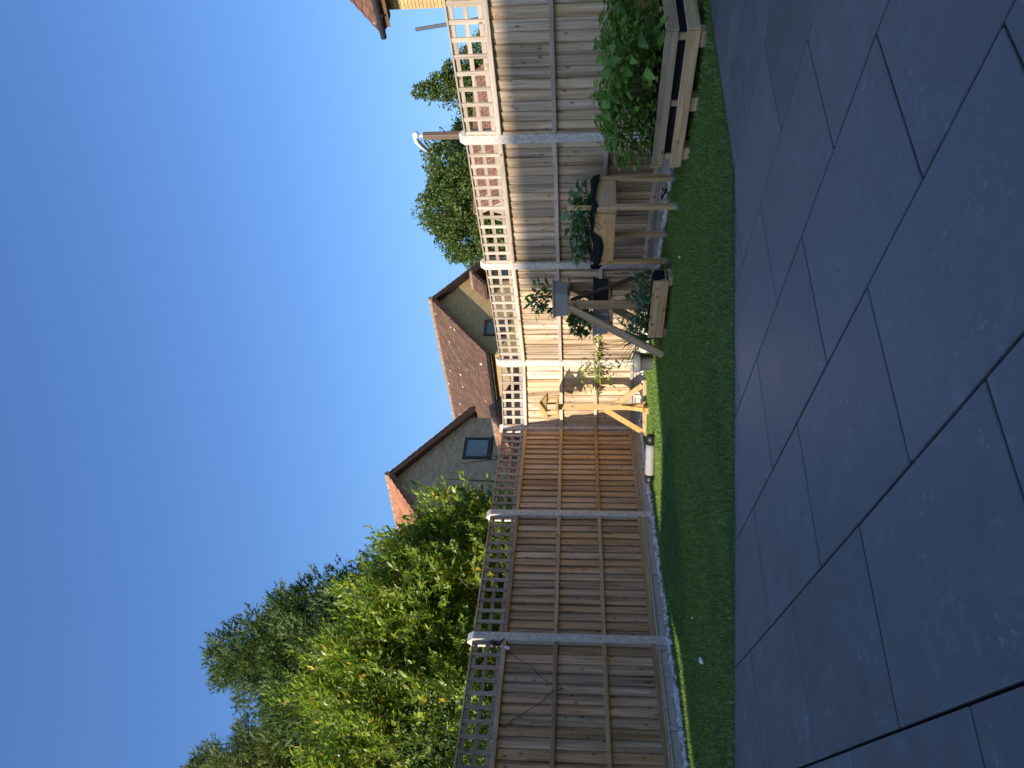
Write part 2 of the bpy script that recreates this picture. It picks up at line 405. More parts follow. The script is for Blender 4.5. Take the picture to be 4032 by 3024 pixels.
M_['ridge'] = plain('ridge_tile_clay', (0.30, 0.20, 0.135), 0.9, 0.35, 5.0, 0.15, bstr=0.3)
M_['laurel'] = leafmat('laurel_leaf', [(0.0, (0.09, 0.14, 0.02)), (0.3, (0.16, 0.22, 0.03)), (0.65, (0.23, 0.30, 0.04)), (1.0, (0.40, 0.44, 0.07))], 0.45, 0.35, 0.45, (0.62, 0.40, 0.05))
M_['shrub'] = leafmat('shrub_leaf', [(0.0, (0.05, 0.085, 0.022)), (0.5, (0.09, 0.14, 0.035)), (1.0, (0.15, 0.21, 0.06))], 0.35, 0.4, 0.4)
M_['conifer'] = leafmat('conifer_spray', [(0.0, (0.04, 0.07, 0.024)), (0.5, (0.085, 0.13, 0.04)), (1.0, (0.17, 0.21, 0.07))], 0.3, 0.6, 0.2)
M_['conifer2'] = leafmat('conifer_spray_olive', [(0.0, (0.06, 0.085, 0.025)), (0.5, (0.13, 0.16, 0.048)), (1.0, (0.22, 0.235, 0.08))], 0.3, 0.6, 0.2)
M_['treeR'] = leafmat('broadleaf_leaf', [(0.0, (0.05, 0.085, 0.022)), (0.5, (0.10, 0.145, 0.035)), (1.0, (0.17, 0.20, 0.055))], 0.35, 0.5, 0.3)
M_['treeD'] = leafmat('dark_tree_leaf', [(0.0, (0.02, 0.042, 0.018)), (0.5, (0.04, 0.07, 0.026)), (1.0, (0.075, 0.105, 0.04))], 0.3, 0.5, 0.3)
M_['chard'] = leafmat('bright_leaf', [(0.0, (0.095, 0.19, 0.03)), (0.5, (0.17, 0.30, 0.05)), (1.0, (0.27, 0.42, 0.08))], 0.35, 0.45, 0.4)
M_['kale'] = leafmat('grey_green_leaf', [(0.0, (0.07, 0.14, 0.06)), (0.5, (0.12, 0.21, 0.10)), (1.0, (0.19, 0.28, 0.15))], 0.25, 0.5, 0.4)
M_['pepper'] = leafmat('dark_glossy_leaf', [(0.0, (0.05, 0.12, 0.035)), (0.5, (0.09, 0.18, 0.05)), (1.0, (0.14, 0.25, 0.075))], 0.3, 0.35, 0.5)
M_['herb'] = leafmat('herb_leaf', [(0.0, (0.05, 0.10, 0.03)), (0.5, (0.09, 0.17, 0.045)), (1.0, (0.15, 0.25, 0.07))], 0.35, 0.5, 0.3)
M_['vine'] = leafmat('lime_leaf', [(0.0, (0.14, 0.20, 0.03)), (0.5, (0.22, 0.28, 0.05)), (1.0, (0.32, 0.34, 0.08))], 0.35, 0.5, 0.3)
M_['strap'] = leafmat('strap_leaf', [(0.0, (0.05, 0.10, 0.045)), (1.0, (0.09, 0.16, 0.08))], 0.2, 0.45, 0.4)

def slabmat():
    m, t, b, o = nmat('dark_porcelain_slab')
    co = coords(t, (1.0, 1.0, 1.0))
    n1 = N(t, 'ShaderNodeTexNoise', i_Scale=5.0, i_Detail=9.0, i_Roughness=0.76, i_Distortion=0.5); t.links.new(co, n1.inputs[0])
    r = ramp(t, n1.outputs[0], [(0.32, (0.108, 0.102, 0.097)), (0.55, (0.142, 0.135, 0.129)), (0.72, (0.195, 0.187, 0.18))])
    n2 = N(t, 'ShaderNodeTexNoise', i_Scale=30.0, i_Detail=5.0, i_Roughness=0.7); t.links.new(co, n2.inputs[0])
    n4 = N(t, 'ShaderNodeTexNoise', i_Scale=4.5, i_Detail=3.0); t.links.new(co, n4.inputs[0])
    fl = math_n(t, 'MULTIPLY', ramp(t, n2.outputs[0], [(0.55, (0, 0, 0)), (0.68, (1, 1, 1))]).outputs[0], ramp(t, n4.outputs[0], [(0.48, (0, 0, 0)), (0.65, (0.5, 0.5, 0.5))]).outputs[0])
    c = mixc(t, fl, r.outputs[0], (0.34, 0.34, 0.34))
    oi = t.nodes.new('ShaderNodeObjectInfo')
    v = math_n(t, 'MULTIPLY_ADD', oi.outputs['Random'], 0.24); t.nodes[-1].inputs[2].default_value = 0.88
    hs = t.nodes.new('ShaderNodeHueSaturation'); t.links.new(v, hs.inputs['Value']); t.links.new(c, hs.inputs['Color'])
    t.links.new(hs.outputs[0], b.inputs['Base Color'])
    rr = ramp(t, n1.outputs[0], [(0.3, (0.42, 0.42, 0.42)), (0.7, (0.58, 0.58, 0.58))])
    t.links.new(rr.outputs[0], b.inputs['Roughness']); b.inputs['Specular IOR Level'].default_value = 0.5
    n3 = N(t, 'ShaderNodeTexNoise', i_Scale=60.0, i_Detail=3.0); t.links.new(co, n3.inputs[0])
    bump(t, b, n3.outputs[0], 0.12, 0.002)
    return m
M_['slab'] = slabmat()
M_['grout'] = plain('dark_joint', (0.012, 0.012, 0.012), 0.95, 0.3, 40.0, 0.1, bstr=0.2)

def turfmat(name, blade):
    m, t, b, o = nmat(name)
    co = coords(t, world=True)
    n1 = N(t, 'ShaderNodeTexNoise', i_Scale=90.0, i_Detail=4.0, i_Roughness=0.7); t.links.new(co, n1.inputs[0])
    n2 = N(t, 'ShaderNodeTexNoise', i_Scale=1.6, i_Detail=3.0); t.links.new(co, n2.inputs[0])
    c1 = ramp(t, n1.outputs[0], [(0.3, (0.035, 0.07, 0.016)), (0.55, (0.075, 0.14, 0.03)), (0.75, (0.125, 0.21, 0.048))])
    if blade:
        g = t.nodes.new('ShaderNodeNewGeometry')
        c1 = ramp(t, g.outputs['Random Per Island'], [(0.0, (0.085, 0.16, 0.03)), (0.5, (0.14, 0.23, 0.04)), (0.85, (0.20, 0.29, 0.055)), (1.0, (0.32, 0.34, 0.11))])
    k = ramp(t, n2.outputs[0], [(0.3, (0.82, 0.85, 0.8)), (0.7, (1.1, 1.08, 1.05))])
    c = mixc(t, 0.8, c1.outputs[0], k.outputs[0], 'MULTIPLY')
    t.links.new(c, b.inputs['Base Color']); b.inputs['Roughness'].default_value = 0.6; b.inputs['Specular IOR Level'].default_value = 0.25
    if not blade: bump(t, b, n1.outputs[0], 0.9, 0.02)
    return m
M_['turf'] = turfmat('artificial_turf_base', False)
M_['blade'] = turfmat('artificial_turf_blade', True)

def glassmat():
    m, t, b, o = nmat('window_glass')
    co = coords(t)
    n = N(t, 'ShaderNodeTexNoise', i_Scale=1.2, i_Detail=1.0); t.links.new(co, n.inputs[0])
    r = ramp(t, n.outputs[0], [(0.3, (0.01, 0.012, 0.014)), (0.7, (0.03, 0.034, 0.04))])
    t.links.new(r.outputs[0], b.inputs['Base Color']); b.inputs['Roughness'].default_value = 0.04
    b.inputs['Specular IOR Level'].default_value = 0.6; b.inputs['IOR'].default_value = 1.85
    bump(t, b, n.outputs[0], 0.05, 0.02)
    return m
M_['glass'] = glassmat()

M_['potgrey'] = plain('grey_pot_plastic', (0.15, 0.145, 0.14), 0.5, 0.06, 14.0, 0.4, bstr=0.02)

# ------------------------------------------------------------------ layout constants (metres; camera above the origin)
E1 = az(59); E2 = az(-31)            # the two directions of the paving and of most walls here
P = {0: Vector((-3.394, 5.890, 0)), 1: Vector((-2.467, 7.495, 0)), 2: Vector((-1.5405, 9.100, 0)), 3: Vector((-0.614, 10.705, 0)),
     4: Vector((0.303, 10.2836, 0)), 5: Vector((1.324, 8.519, 0)), 6: Vector((2.222, 6.958, 0)), 7: Vector((3.147, 5.356, 0))}
P[-1] = P[0] - (P[1] - P[0])

# ------------------------------------------------------------------ ground, patio, lawn
g = MB(); g.add([(-900, -900, -0.09), (900, -900, -0.09), (900, 1500, -0.09), (-900, 1500, -0.09)], [(0, 1, 2, 3)])
M_['earth'] = plain('rough_ground', (0.075, 0.085, 0.035), 0.95, 0.4, 1.5, 0.1, bstr=0.5)
tag(g.build('ground', M_['earth']), kind='structure')

patio = MB(); patio.add([Vector((0, 0, -0.014)) + E1 * a + E2 * b for a, b in ((-7.6, -7), (6.2, -7), (6.2, 6.9), (-7.6, 6.9))], [(0, 1, 2, 3)])
patio_o = tag(patio.build('patio', M_['grout']), kind='structure')
SW, SL = 0.6165, 0.912
XB = 1.2; YB = 4.56
def lawn_front(x):
    return YB if x <= XB else YB + (x - XB) * E1.y / E1.x
sm = MB().cbox((0, 0, -0.016), (SL - 0.0105, SW - 0.0105, 0.032), 0.003).mesh('slab', M_['slab'])
for i in range(-5, 9):
    n0 = 0.957 + SW * i
    for k in range(-7, 7):
        q0 = (1.108 if (i % 2 == 0) else 1.565) + SL * k
        cc = E1 * (n0 + SW / 2) + E2 * (q0 + SL / 2)
        cor = [cc + E1 * (sa * SW / 2) + E2 * (sb * SL / 2) for sa in (-1, 1) for sb in (-1, 1)]
        if n0 < -1.25 or cc.y < -2.8 or cc.x > 4.6: continue
        if all(p.y > lawn_front(p.x) + 0.05 for p in cor): continue
        if cc.x < -4.2 and cc.y > 3.0: continue
        o = obj('slab', sm, patio_o, frame((cc.x, cc.y, rnd.uniform(-0.0008, 0.0008)), E2) @ Euler((rnd.uniform(-.0012, .0012), rnd.uniform(-.0012, .0012), 0)).to_matrix().to_4x4())

def seg_y(x, A, B): return A.y + (x - A.x) * (B.y - A.y) / (B.x - A.x)
def lawn_back(x, off=0.13):
    ys = []
    for a, b in ((-1, 3), (3, 4), (4, 7)):
        A, B = P[a], P[b]; d = (B - A).normalized(); nn = Vector((-d.y, d.x, 0))
        A = A - nn * off; B = B - nn * off
        ys.append(seg_y(x, A, B))
    return min(ys)
RIDGE = [(-0.25, 7.45), (-0.55, 7.32), (-1.10, 7.02), (-1.43, 6.70), (-1.70, 6.50), (-1.96, 6.62), (-2.2, 6.90)]
def ridge_h(x, y):
    best = 9; tb = 0
    for i in range(len(RIDGE) - 1):
        ax, ay = RIDGE[i]; bx, by = RIDGE[i + 1]
        dx, dy = bx - ax, by - ay; t = max(0, min(1, ((x - ax) * dx + (y - ay) * dy) / (dx * dx + dy * dy)))
        d = math.hypot(x - ax - t * dx, y - ay - t * dy)
        if d < best: best = d; tb = (i + t) / (len(RIDGE) - 1); side = (x - ax) * dy - (y - ay) * dx
    amp = 0.17 * min(1, tb * 2.2) * min(1, (1 - tb) * 3.0) + 0.004
    wdt = 0.05 if side < 0 else 0.36
    return amp * math.exp(-(best / wdt) ** 2)
NX, NY = 190, 130
xs = np.linspace(-4.6, 3.3, NX); V = []
for x in xs:
    y0 = lawn_front(x); y1 = max(lawn_back(x), y0 + 0.02)
    for j in range(NY):
        t = j / (NY - 1); y = y0 + (y1 - y0) * t
        z = 0.012 + ridge_h(x, y) + 0.006 * math.sin(x * 3.1 + y * 1.7) * math.sin(y * 2.3) + 0.004 * math.sin(x * 7 - y * 5)
        if j == 0: z = -0.004; y += 0.007 * math.sin(x * 23) * math.sin(x * 61 + 1) - 0.004
        V.append((x, y, z))
V = np.array(V)
I = np.arange(NX * NY).reshape(NX, NY)
Fa = np.stack([I[:-1, :-1], I[1:, :-1], I[1:, 1:], I[:-1, 1:]], -1).reshape(-1, 4)
lawn = tag(obj('lawn', fastmesh('lawn', V, 4, Fa, M_['turf'], True)), kind='structure')
# turf blades
nb = 150000
px = rng.uniform(-4.3, 3.2, nb * 2); u = rng.uniform(0, 1, nb * 2)
yf = np.array([YB if x <= XB else YB + (x - XB) * E1.y / E1.x for x in px]); yb = np.array([lawn_back(x) for x in px])
py = yf + (yb - yf) * u
keep = (yb > yf + 0.05) & (np.abs(px) < py * 0.52 + 0.1); keep &= rng.uniform(0, 1, nb * 2) < (yb - yf) / 5.5
px, py = px[keep][:nb], py[keep][:nb]
gx = np.clip((px + 4.6) / 7.9 * (NX - 1), 0, NX - 1.001)
yf = np.array([lawn_front(x) for x in px]); yb = np.array([lawn_back(x) for x in px]); gy = np.clip((py - yf) / (yb - yf) * (NY - 1), 0, NY - 1.001)
Zg = V[:, 2].reshape(NX, NY); pz = Zg[np.round(gx).astype(int), np.round(gy).astype(int)]
n = len(px); Pp = np.stack([px, py, pz - 0.003], 1)
Dd = np.stack([rng.normal(0, 0.55, n), rng.normal(0, 0.55, n) - 0.15, np.ones(n)], 1); Nn = rng.normal(0, 1, (n, 3))
bl = instmesh('turf_blades', [(-0.11, 0, 0), (0.11, 0, 0), (0.0, 1, 0.12)], [(0, 1, 2)], Pp, Dd, Nn, rng.uniform(0.018, 0.034, n), M_['blade'])
tag(obj('turf_blades', bl), 'short dark green artificial grass pile covering the lawn', 'grass', kind='stuff')

# ------------------------------------------------------------------ white pebbles along the foot of the fence
def ico():
    t = (1 + 5 ** .5) / 2
    v = np.array([(-1, t, 0), (1, t, 0), (-1, -t, 0), (1, -t, 0), (0, -1, t), (0, 1, t), (0, -1, -t), (0, 1, -t), (t, 0, -1), (t, 0, 1), (-t, 0, -1), (-t, 0, 1)], float)
    v /= np.linalg.norm(v[0])
    f = np.array([(0, 11, 5), (0, 5, 1), (0, 1, 7), (0, 7, 10), (0, 10, 11), (1, 5, 9), (5, 11, 4), (11, 10, 2), (10, 7, 6), (7, 1, 8), (3, 9, 4), (3, 4, 2), (3, 2, 6), (3, 6, 8), (3, 8, 9), (4, 9, 5), (2, 4, 11), (6, 2, 10), (8, 6, 7), (9, 8, 1)])
    # one subdivision
    vl = [tuple(x) for x in v]; cache = {}
    def mid(a, b):
        k = (min(a, b), max(a, b))
        if k not in cache:
            m = (np.array(vl[a]) + np.array(vl[b])); m /= np.linalg.norm(m); cache[k] = len(vl); vl.append(tuple(m))
        return cache[k]
    nf = []
    for a, b, c in f:
        ab, bc, ca = mid(a, b), mid(b, c), mid(c, a); nf += [(a, ab, ca), (b, bc, ab), (c, ca, bc), (ab, bc, ca)]
    return np.array(vl), np.array(nf)
IV, IF = ico()
def pebble_verts(s):
    k = np.array([rng.uniform(0.8, 1.35), rng.uniform(0.7, 1.0), rng.uniform(0.5, 0.8)])
    f1 = rng.normal(0, 1, 3); f2 = rng.normal(0, 1, 3)
    r_ = 1 + 0.13 * np.sin(IV @ f1 * 2.2) + 0.1 * np.sin(IV @ f2 * 3.1)
    v = IV * r_[:, None] * k * s
    a = rng.uniform(0, 6.28); ca, sa = math.cos(a), math.sin(a)
    e = Euler((rng.uniform(-.6, .6), rng.uniform(-.6, .6), a)).to_matrix()
    return v @ np.array(e).T
allv, allf = [], []; cnt = 0
for a, b in ((-1, 3), (3, 4), (4, 7)):
    A, B = P[a], P[b]; d = (B - A).normalized(); nn = Vector((-d.y, d.x, 0)); L = (B - A).length
    for q in range(int(L * 95)):
        s = rng.uniform(0.014, 0.031)
        p = A + d * rng.uniform(0, L) - nn * rng.uniform(0.045, 0.15)
        if p.y > lawn_back(p.x, 0.03): continue
        v = pebble_verts(s) + np.array([p.x, p.y, rng.uniform(0.012, 0.045)])
        allv.append(v); allf.append(IF + cnt * len(IV)); cnt += 1
peb = fastmesh('white_pebbles', np.concatenate(allv), 3, np.concatenate(allf), M_['stone'], True)
tag(obj('white_pebbles', peb), 'strip of small white pebbles between the lawn and the fence', 'pebbles', kind='stuff')
for (x, y, s, lab) in ((-1.93, 5.52, 0.022, 'loose white pebble on the lawn near the patio, below the left fence'),
                       (1.08, 6.72, 0.017, 'loose white pebble on the lawn in front of the raised planter'),
                       (-1.78, 6.02, 0.012, 'tiny pale pebble on the lawn beside the rucked turf')):
    me = fastmesh('pebble', pebble_verts(s), 3, IF, M_['stone'], True)
    tag(obj('pebble', me, None, T(x, y, 0.012 + s * 0.9 + 0.006)), lab, 'pebble')

# ------------------------------------------------------------------ fence
POSTW, POSTD = 0.10, 0.11
def hprofile():
    w2, d2, sl, sd_ = POSTW / 2, POSTD / 2, 0.026, 0.022
    ch = 0.008
    return [(-w2 + ch, -d2), (w2 - ch, -d2), (w2, -d2 + ch), (w2, -sl), (w2 - sd_, -sl), (w2 - sd_, sl), (w2, sl), (w2, d2 - ch), (w2 - ch, d2), (-w2 + ch, d2), (-w2, d2 - ch), (-w2, sl), (-w2 + sd_, sl), (-w2 + sd_, -sl), (-w2, -sl), (-w2, -d2 + ch)]
def post_mesh():
    mb = MB(); mb.prism(hprofile(), -0.07, 1.895)
    w2, d2 = POSTW / 2, POSTD / 2
    mb.add([(-w2, -d2, 1.895), (w2, -d2, 1.895), (w2, d2, 1.895), (-w2, d2, 1.895), (-w2, 0.0, 1.95), (w2, 0.0, 1.95), (-w2, -0.012, 1.95), (w2, -0.012, 1.95)],
           [(0, 1, 7, 6), (2, 3, 4, 5), (6, 7, 5, 4), (1, 2, 5, 7), (3, 0, 6, 4), (3, 2, 1, 0)])
    return mb.mesh('concrete_post', M_['conc'])
pm = post_mesh()
post_lab = {0: 'concrete fence post just beyond the left edge of the garden view', 1: 'grey concrete post with a black spotlight beside its top, left fence',
            2: 'concrete post between the two brown panels, in front of the laurel', 3: 'concrete corner post behind the bird table',
            4: 'sunlit concrete post behind the grey round pot', 5: 'concrete post behind the left end of the raised planter',
            6: 'concrete post behind the pallet planter, brown lamp post above it', 7: 'concrete fence post at the right end of the garden', -1: 'far left concrete fence post nearest the house'}
dirs = {}
for i in range(-1, 8):
    if i < 3: d = (P[1] - P[0]).normalized()
    elif i == 3: d = ((P[3] - P[2]).normalized() + (P[4] - P[3]).normalized()).normalized()
    elif i == 4: d = ((P[4] - P[3]).normalized() + (P[5] - P[4]).normalized()).normalized()
    else: d = (P[6] - P[5]).normalized()
    dirs[i] = d
    tag(obj('concrete_post', pm, None, frame(P[i], d)), post_lab[i], 'fence post', 'concrete fence posts')

BW, BP_ = 0.134, 0.113
def board_mesh(nm, mat): return MB().box((0, 0, 0), (BW, 0.008, 1.40)).mesh(nm, mat)
bmesh_ = {k: board_mesh('board', M_[k]) for k in ('woodL', 'woodG', 'woodR')}
def bay(a, b, tone, lab, battens):
    A, B = P[a], P[b]; L = (B - A).length; d = (B - A).normalized(); M = frame(A, d)
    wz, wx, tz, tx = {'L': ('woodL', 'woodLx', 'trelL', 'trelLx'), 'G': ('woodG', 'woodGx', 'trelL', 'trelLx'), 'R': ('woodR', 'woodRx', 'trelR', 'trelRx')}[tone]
    root = thing('fence_panel', lab, 'fence panel', M, 'close board fence panels with trellis tops')
    x0, x1 = 0.032, L - 0.032
    nbd = max(3, round((x1 - x0) / BP_)); pitch = (x1 - x0 - BW * 0.98) / (nbd - 1)
    sgn = 1 if tone != 'R' else -1
    for i in range(nbd):
        x = x0 + BW * 0.49 + pitch * i
        o = obj('board', bmesh_[wz], root, T(x + rnd.uniform(-.0015, .0015), rnd.uniform(-.001, .001), 0.868) @ Euler((rnd.uniform(-.0015, .0015), rnd.uniform(-.002, .002), sgn * R(8.6 if tone != 'R' else 7.5) + rnd.uniform(-.006, .006))).to_matrix().to_4x4() @ Matrix.Diagonal((min(1.0, pitch * 1.19 / BW), 1, 1, 1)))
    for z, h_, dep in ((1.10, 0.040, 0.034), (0.635, 0.040, 0.034), (0.172, 0.042, 0.036)):
        MB().cbox((0, 0, 0), (x1 - x0 - 0.01, dep, h_), 0.003).build('rail', M_[wx], root, T(L / 2, -0.016 - dep / 2, z + rnd.uniform(-.006, .006)) @ Euler((0, rnd.uniform(-.002, .002), 0)).to_matrix().to_4x4())
    MB().cbox((0, 0, 0), (x1 - x0 - 0.004, 0.066, 0.044), 0.004).build('top_rail', M_[wx], root, T(L / 2, -0.016, 1.588))
    for xx in (x0 + 0.018, x1 - 0.018):   # upright battens at the ends of the panel
        MB().box((0, 0, 0), (0.03, 0.016, 1.37)).build('edge_batten', M_[wz], root, T(xx, -0.0215, 0.868))
    tr = MB().cbox((0, 0, 0), (x1 - x0 - 0.012, 0.042, 0.014), 0.002)
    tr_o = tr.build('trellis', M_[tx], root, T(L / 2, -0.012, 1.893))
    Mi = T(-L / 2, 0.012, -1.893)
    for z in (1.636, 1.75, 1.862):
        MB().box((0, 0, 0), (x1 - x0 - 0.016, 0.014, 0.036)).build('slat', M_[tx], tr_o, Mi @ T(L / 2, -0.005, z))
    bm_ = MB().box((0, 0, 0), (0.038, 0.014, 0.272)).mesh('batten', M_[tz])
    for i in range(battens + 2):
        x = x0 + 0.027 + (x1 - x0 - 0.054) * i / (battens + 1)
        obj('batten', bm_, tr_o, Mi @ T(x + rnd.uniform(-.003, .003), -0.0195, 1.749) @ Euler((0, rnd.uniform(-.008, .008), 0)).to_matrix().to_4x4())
    # concrete gravel board under the panel: a thin slab with a proud frame, so the middle is recessed
    gb = MB(); gl = x1 - x0 - 0.01
    gb.box((0, 0, 0.045), (gl, 0.026, 0.205))
    gb.cbox((0, -0.0195, 0.131), (gl - 0.002, 0.030, 0.030), 0.005)
    for xx in (-gl / 2 + 0.03, 0.0, gl / 2 - 0.03): gb.cbox((xx, -0.0165, 0.030), (0.05, 0.026, 0.170), 0.005)
    go = gb.build('gravel_board', M_['board_conc'], None, M @ T(L / 2, 0.0, 0.0))
    return root, go
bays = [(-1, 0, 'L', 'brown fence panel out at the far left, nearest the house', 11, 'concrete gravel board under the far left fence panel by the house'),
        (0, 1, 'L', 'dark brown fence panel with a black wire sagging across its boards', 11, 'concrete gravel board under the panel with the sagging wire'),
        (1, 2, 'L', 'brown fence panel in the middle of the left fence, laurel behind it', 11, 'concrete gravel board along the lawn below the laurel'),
        (2, 3, 'G', 'brown fence panel left of the bird table, coloured warmer for bounced light', 11, 'concrete gravel board behind the white roll on the lawn'),
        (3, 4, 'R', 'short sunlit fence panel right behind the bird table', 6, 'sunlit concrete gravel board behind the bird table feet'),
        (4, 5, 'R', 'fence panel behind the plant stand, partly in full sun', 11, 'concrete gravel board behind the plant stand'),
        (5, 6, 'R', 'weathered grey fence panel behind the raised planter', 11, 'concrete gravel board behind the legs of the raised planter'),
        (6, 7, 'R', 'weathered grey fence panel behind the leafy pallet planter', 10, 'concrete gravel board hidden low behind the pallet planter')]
roots = {}
for a, b, tone, lab, nbat, glab in bays:
    r_, go = bay(a, b, tone, lab, nbat); tag(go, glab, 'gravel board', 'concrete gravel boards'); roots[(a, b)] = r_

# ------------------------------------------------------------------ brick, tile and house builders
def brick_field(parent, M, region, mat, umin, umax, zmin, zmax, nind, focus, name='brick'):
    """running-bond bricks lying on the plane local y = 0 (facing -y) where region(u, z) holds"""
    bw, bh, g_, dep = 0.215, 0.065, 0.010, 0.014
    cells = []
    row = 0; z = zmin
    while z + bh <= zmax:
        u_ = umin - (0.1125 if row % 2 else 0.0)
        while u_ < umax:
            for (ua, ub) in ((u_, u_ + bw),):
                a_, b_ = max(ua, umin), min(ub, umax)
                if b_ - a_ > 0.05:
                    zc = z + bh / 2
                    ok = [region(a_ + 0.01, zc), region(b_ - 0.01, zc), region((a_ + b_) / 2, zc)]
                    if all(ok): cells.append((a_, b_, z))
                    elif any(ok):
                        t0 = [a_ + (b_ - a_) * k / 12 for k in range(13)]
                        ins = [t for t in t0 if region(t, zc)]
                        if ins and max(ins) - min(ins) > 0.04: cells.append((min(ins), max(ins), z))
            u_ += bw + g_
        row += 1; z += bh + g_
    cells.sort(key=lambda c: (c[0] + (c[1] - c[0]) / 2 - focus[0]) ** 2 + (c[2] - focus[1]) ** 2)
    full = MB().box((0, 0, 0), (bw, dep, bh)).mesh(name, mat)
    for a_, b_, z in cells[:nind]:
        obj(name, full, parent, M @ T((a_ + b_) / 2, -dep / 2 + rnd.uniform(-.002, .001), z + bh / 2) @ Matrix.Diagonal(((b_ - a_) / bw, 1, 1, 1)))
    if cells[nind:]:
        mb = MB()
        for a_, b_, z in cells[nind:]:
            mb.box(((a_ + b_) / 2, -dep / 2 + rnd.uniform(-.002, .001), z + bh / 2), (b_ - a_, dep, bh))
        tag(mb.build('brickwork', mat, parent, M), kind='stuff')

def tile_mesh(mat, w_, l_, name='tile'):
    """a rolled concrete tile: flat pan and a raised roll, thick lower edge; local x across, y up the slope"""
    prof = [(-0.5, 0.0), (-0.22, 0.0), (-0.08, 0.55), (0.08, 1.0), (0.25, 1.0), (0.40, 0.55), (0.5, 0.0)]
    hh = 0.14 * w_ + 0.014; vs = []; fs = []
    k = len(prof)
    for yy, zz in ((0, 0.034), (l_ * 1.08, 0.0)):
        for x, h_ in prof: vs.append((x * w_, yy, zz + h_ * hh))
    for x, h_ in prof: vs.append((x * w_, 0, h_ * hh - 0.012))
    for i in range(k - 1):
        fs += [(i, i + 1, k + i + 1, k + i), (2 * k + i, 2 * k + i + 1, i + 1, i)]
    return MB().add(vs, fs)

def slope_tiles(parent, origin, udir, up, width, length, mat, tw, tl, individual=False, clip=None):
    """cover a roof slope with tiles; origin = lower left corner, udir along the eave, up = unit vector up the slope"""
    u_ = Vector(udir).normalized(); v_ = Vector(up).normalized(); n_ = u_.cross(v_)
    if n_.z < 0: n_ = -n_
    M0 = Matrix((u_, v_, n_)).transposed().to_4x4()
    base = tile_mesh(mat, tw, tl)
    nu, nv = int(width / tw), int(length / tl)
    tw2, tl2 = width / nu, length / nv
    if individual:
        me = base.mesh('tile', mat)
        for j in range(nv):
            for i in range(nu):
                if clip and not clip((i + .5) * tw2, (j + .5) * tl2): continue
                p = Vector(origin) + u_ * (i + 0.5) * tw2 + v_ * j * tl2
                obj('tile', me, parent, T(*p) @ M0 @ Euler((0, 0, rnd.uniform(-.01, .01))).to_matrix().to_4x4())
        return
    tv = np.array(base.v); M3 = np.array(M0.to_3x3()); cnt_ = 0; Vs = []; Fs = []
    tf = np.array([list(f) for f in base.f])
    for j in range(nv):
        for i in range(nu):
            if clip and not clip((i + .5) * tw2, (j + .5) * tl2): continue
            p = np.array(Vector(origin) + u_ * ((i + 0.5) * tw2 + rnd.uniform(-.006, .006)) + v_ * (j * tl2 + rnd.uniform(-.008, .008)))
            Vs.append(tv @ M3.T + p); Fs.append(tf + cnt_ * len(tv)); cnt_ += 1
    me = fastmesh('roof_tiles', np.concatenate(Vs), 4, np.concatenate(Fs), mat)
    tag(obj('roof_tiles', me, parent), kind='stuff')

def window(parent, M, u0, u1, z0, z1, fr, name='window'):
    """frame + pane + sill on the plane y = 0 facing -y"""
    mb = MB(); t_ = 0.06
    wv, hv = u1 - u0, z1 - z0
    for c_, d_ in (((0, 0, hv / 2 - t_ / 2), (wv, 0.07, t_)), ((0, 0, -hv / 2 + t_ / 2), (wv, 0.07, t_)), ((-wv / 2 + t_ / 2, 0, 0), (t_, 0.07, hv - 2 * t_)), ((wv / 2 - t_ / 2, 0, 0), (t_, 0.07, hv - 2 * t_))):
        mb.cbox(c_, d_, 0.006)
    o = mb.build(name, fr, parent, M @ T((u0 + u1) / 2, -0.02, (z0 + z1) / 2))
    MB().box((0, 0, 0), (wv - 2 * t_ + 0.01, 0.02, hv - 2 * t_ + 0.01)).build('pane', M_['glass'], o, T(0, 0.005, 0))
    MB().cbox((0, 0, 0), (wv + 0.12, 0.12, 0.04), 0.005).build('sill', fr, o, T(0, -0.03, -hv / 2 - 0.022))
    sash = MB()
    for c_, d_ in (((0, 0, hv / 2 - .09), (wv - 2 * t_, 0.04, .05)), ((0, 0, -hv / 2 + .09), (wv - 2 * t_, 0.04, .05)), ((-wv / 2 + .09, 0, 0), (.05, 0.04, hv - .23)), ((wv / 2 - .09, 0, 0), (.05, 0.04, hv - .23))):
        sash.cbox(c_, d_, 0.004)
    sash.build('sash', fr, o, T(0, -0.012, 0))
    return o

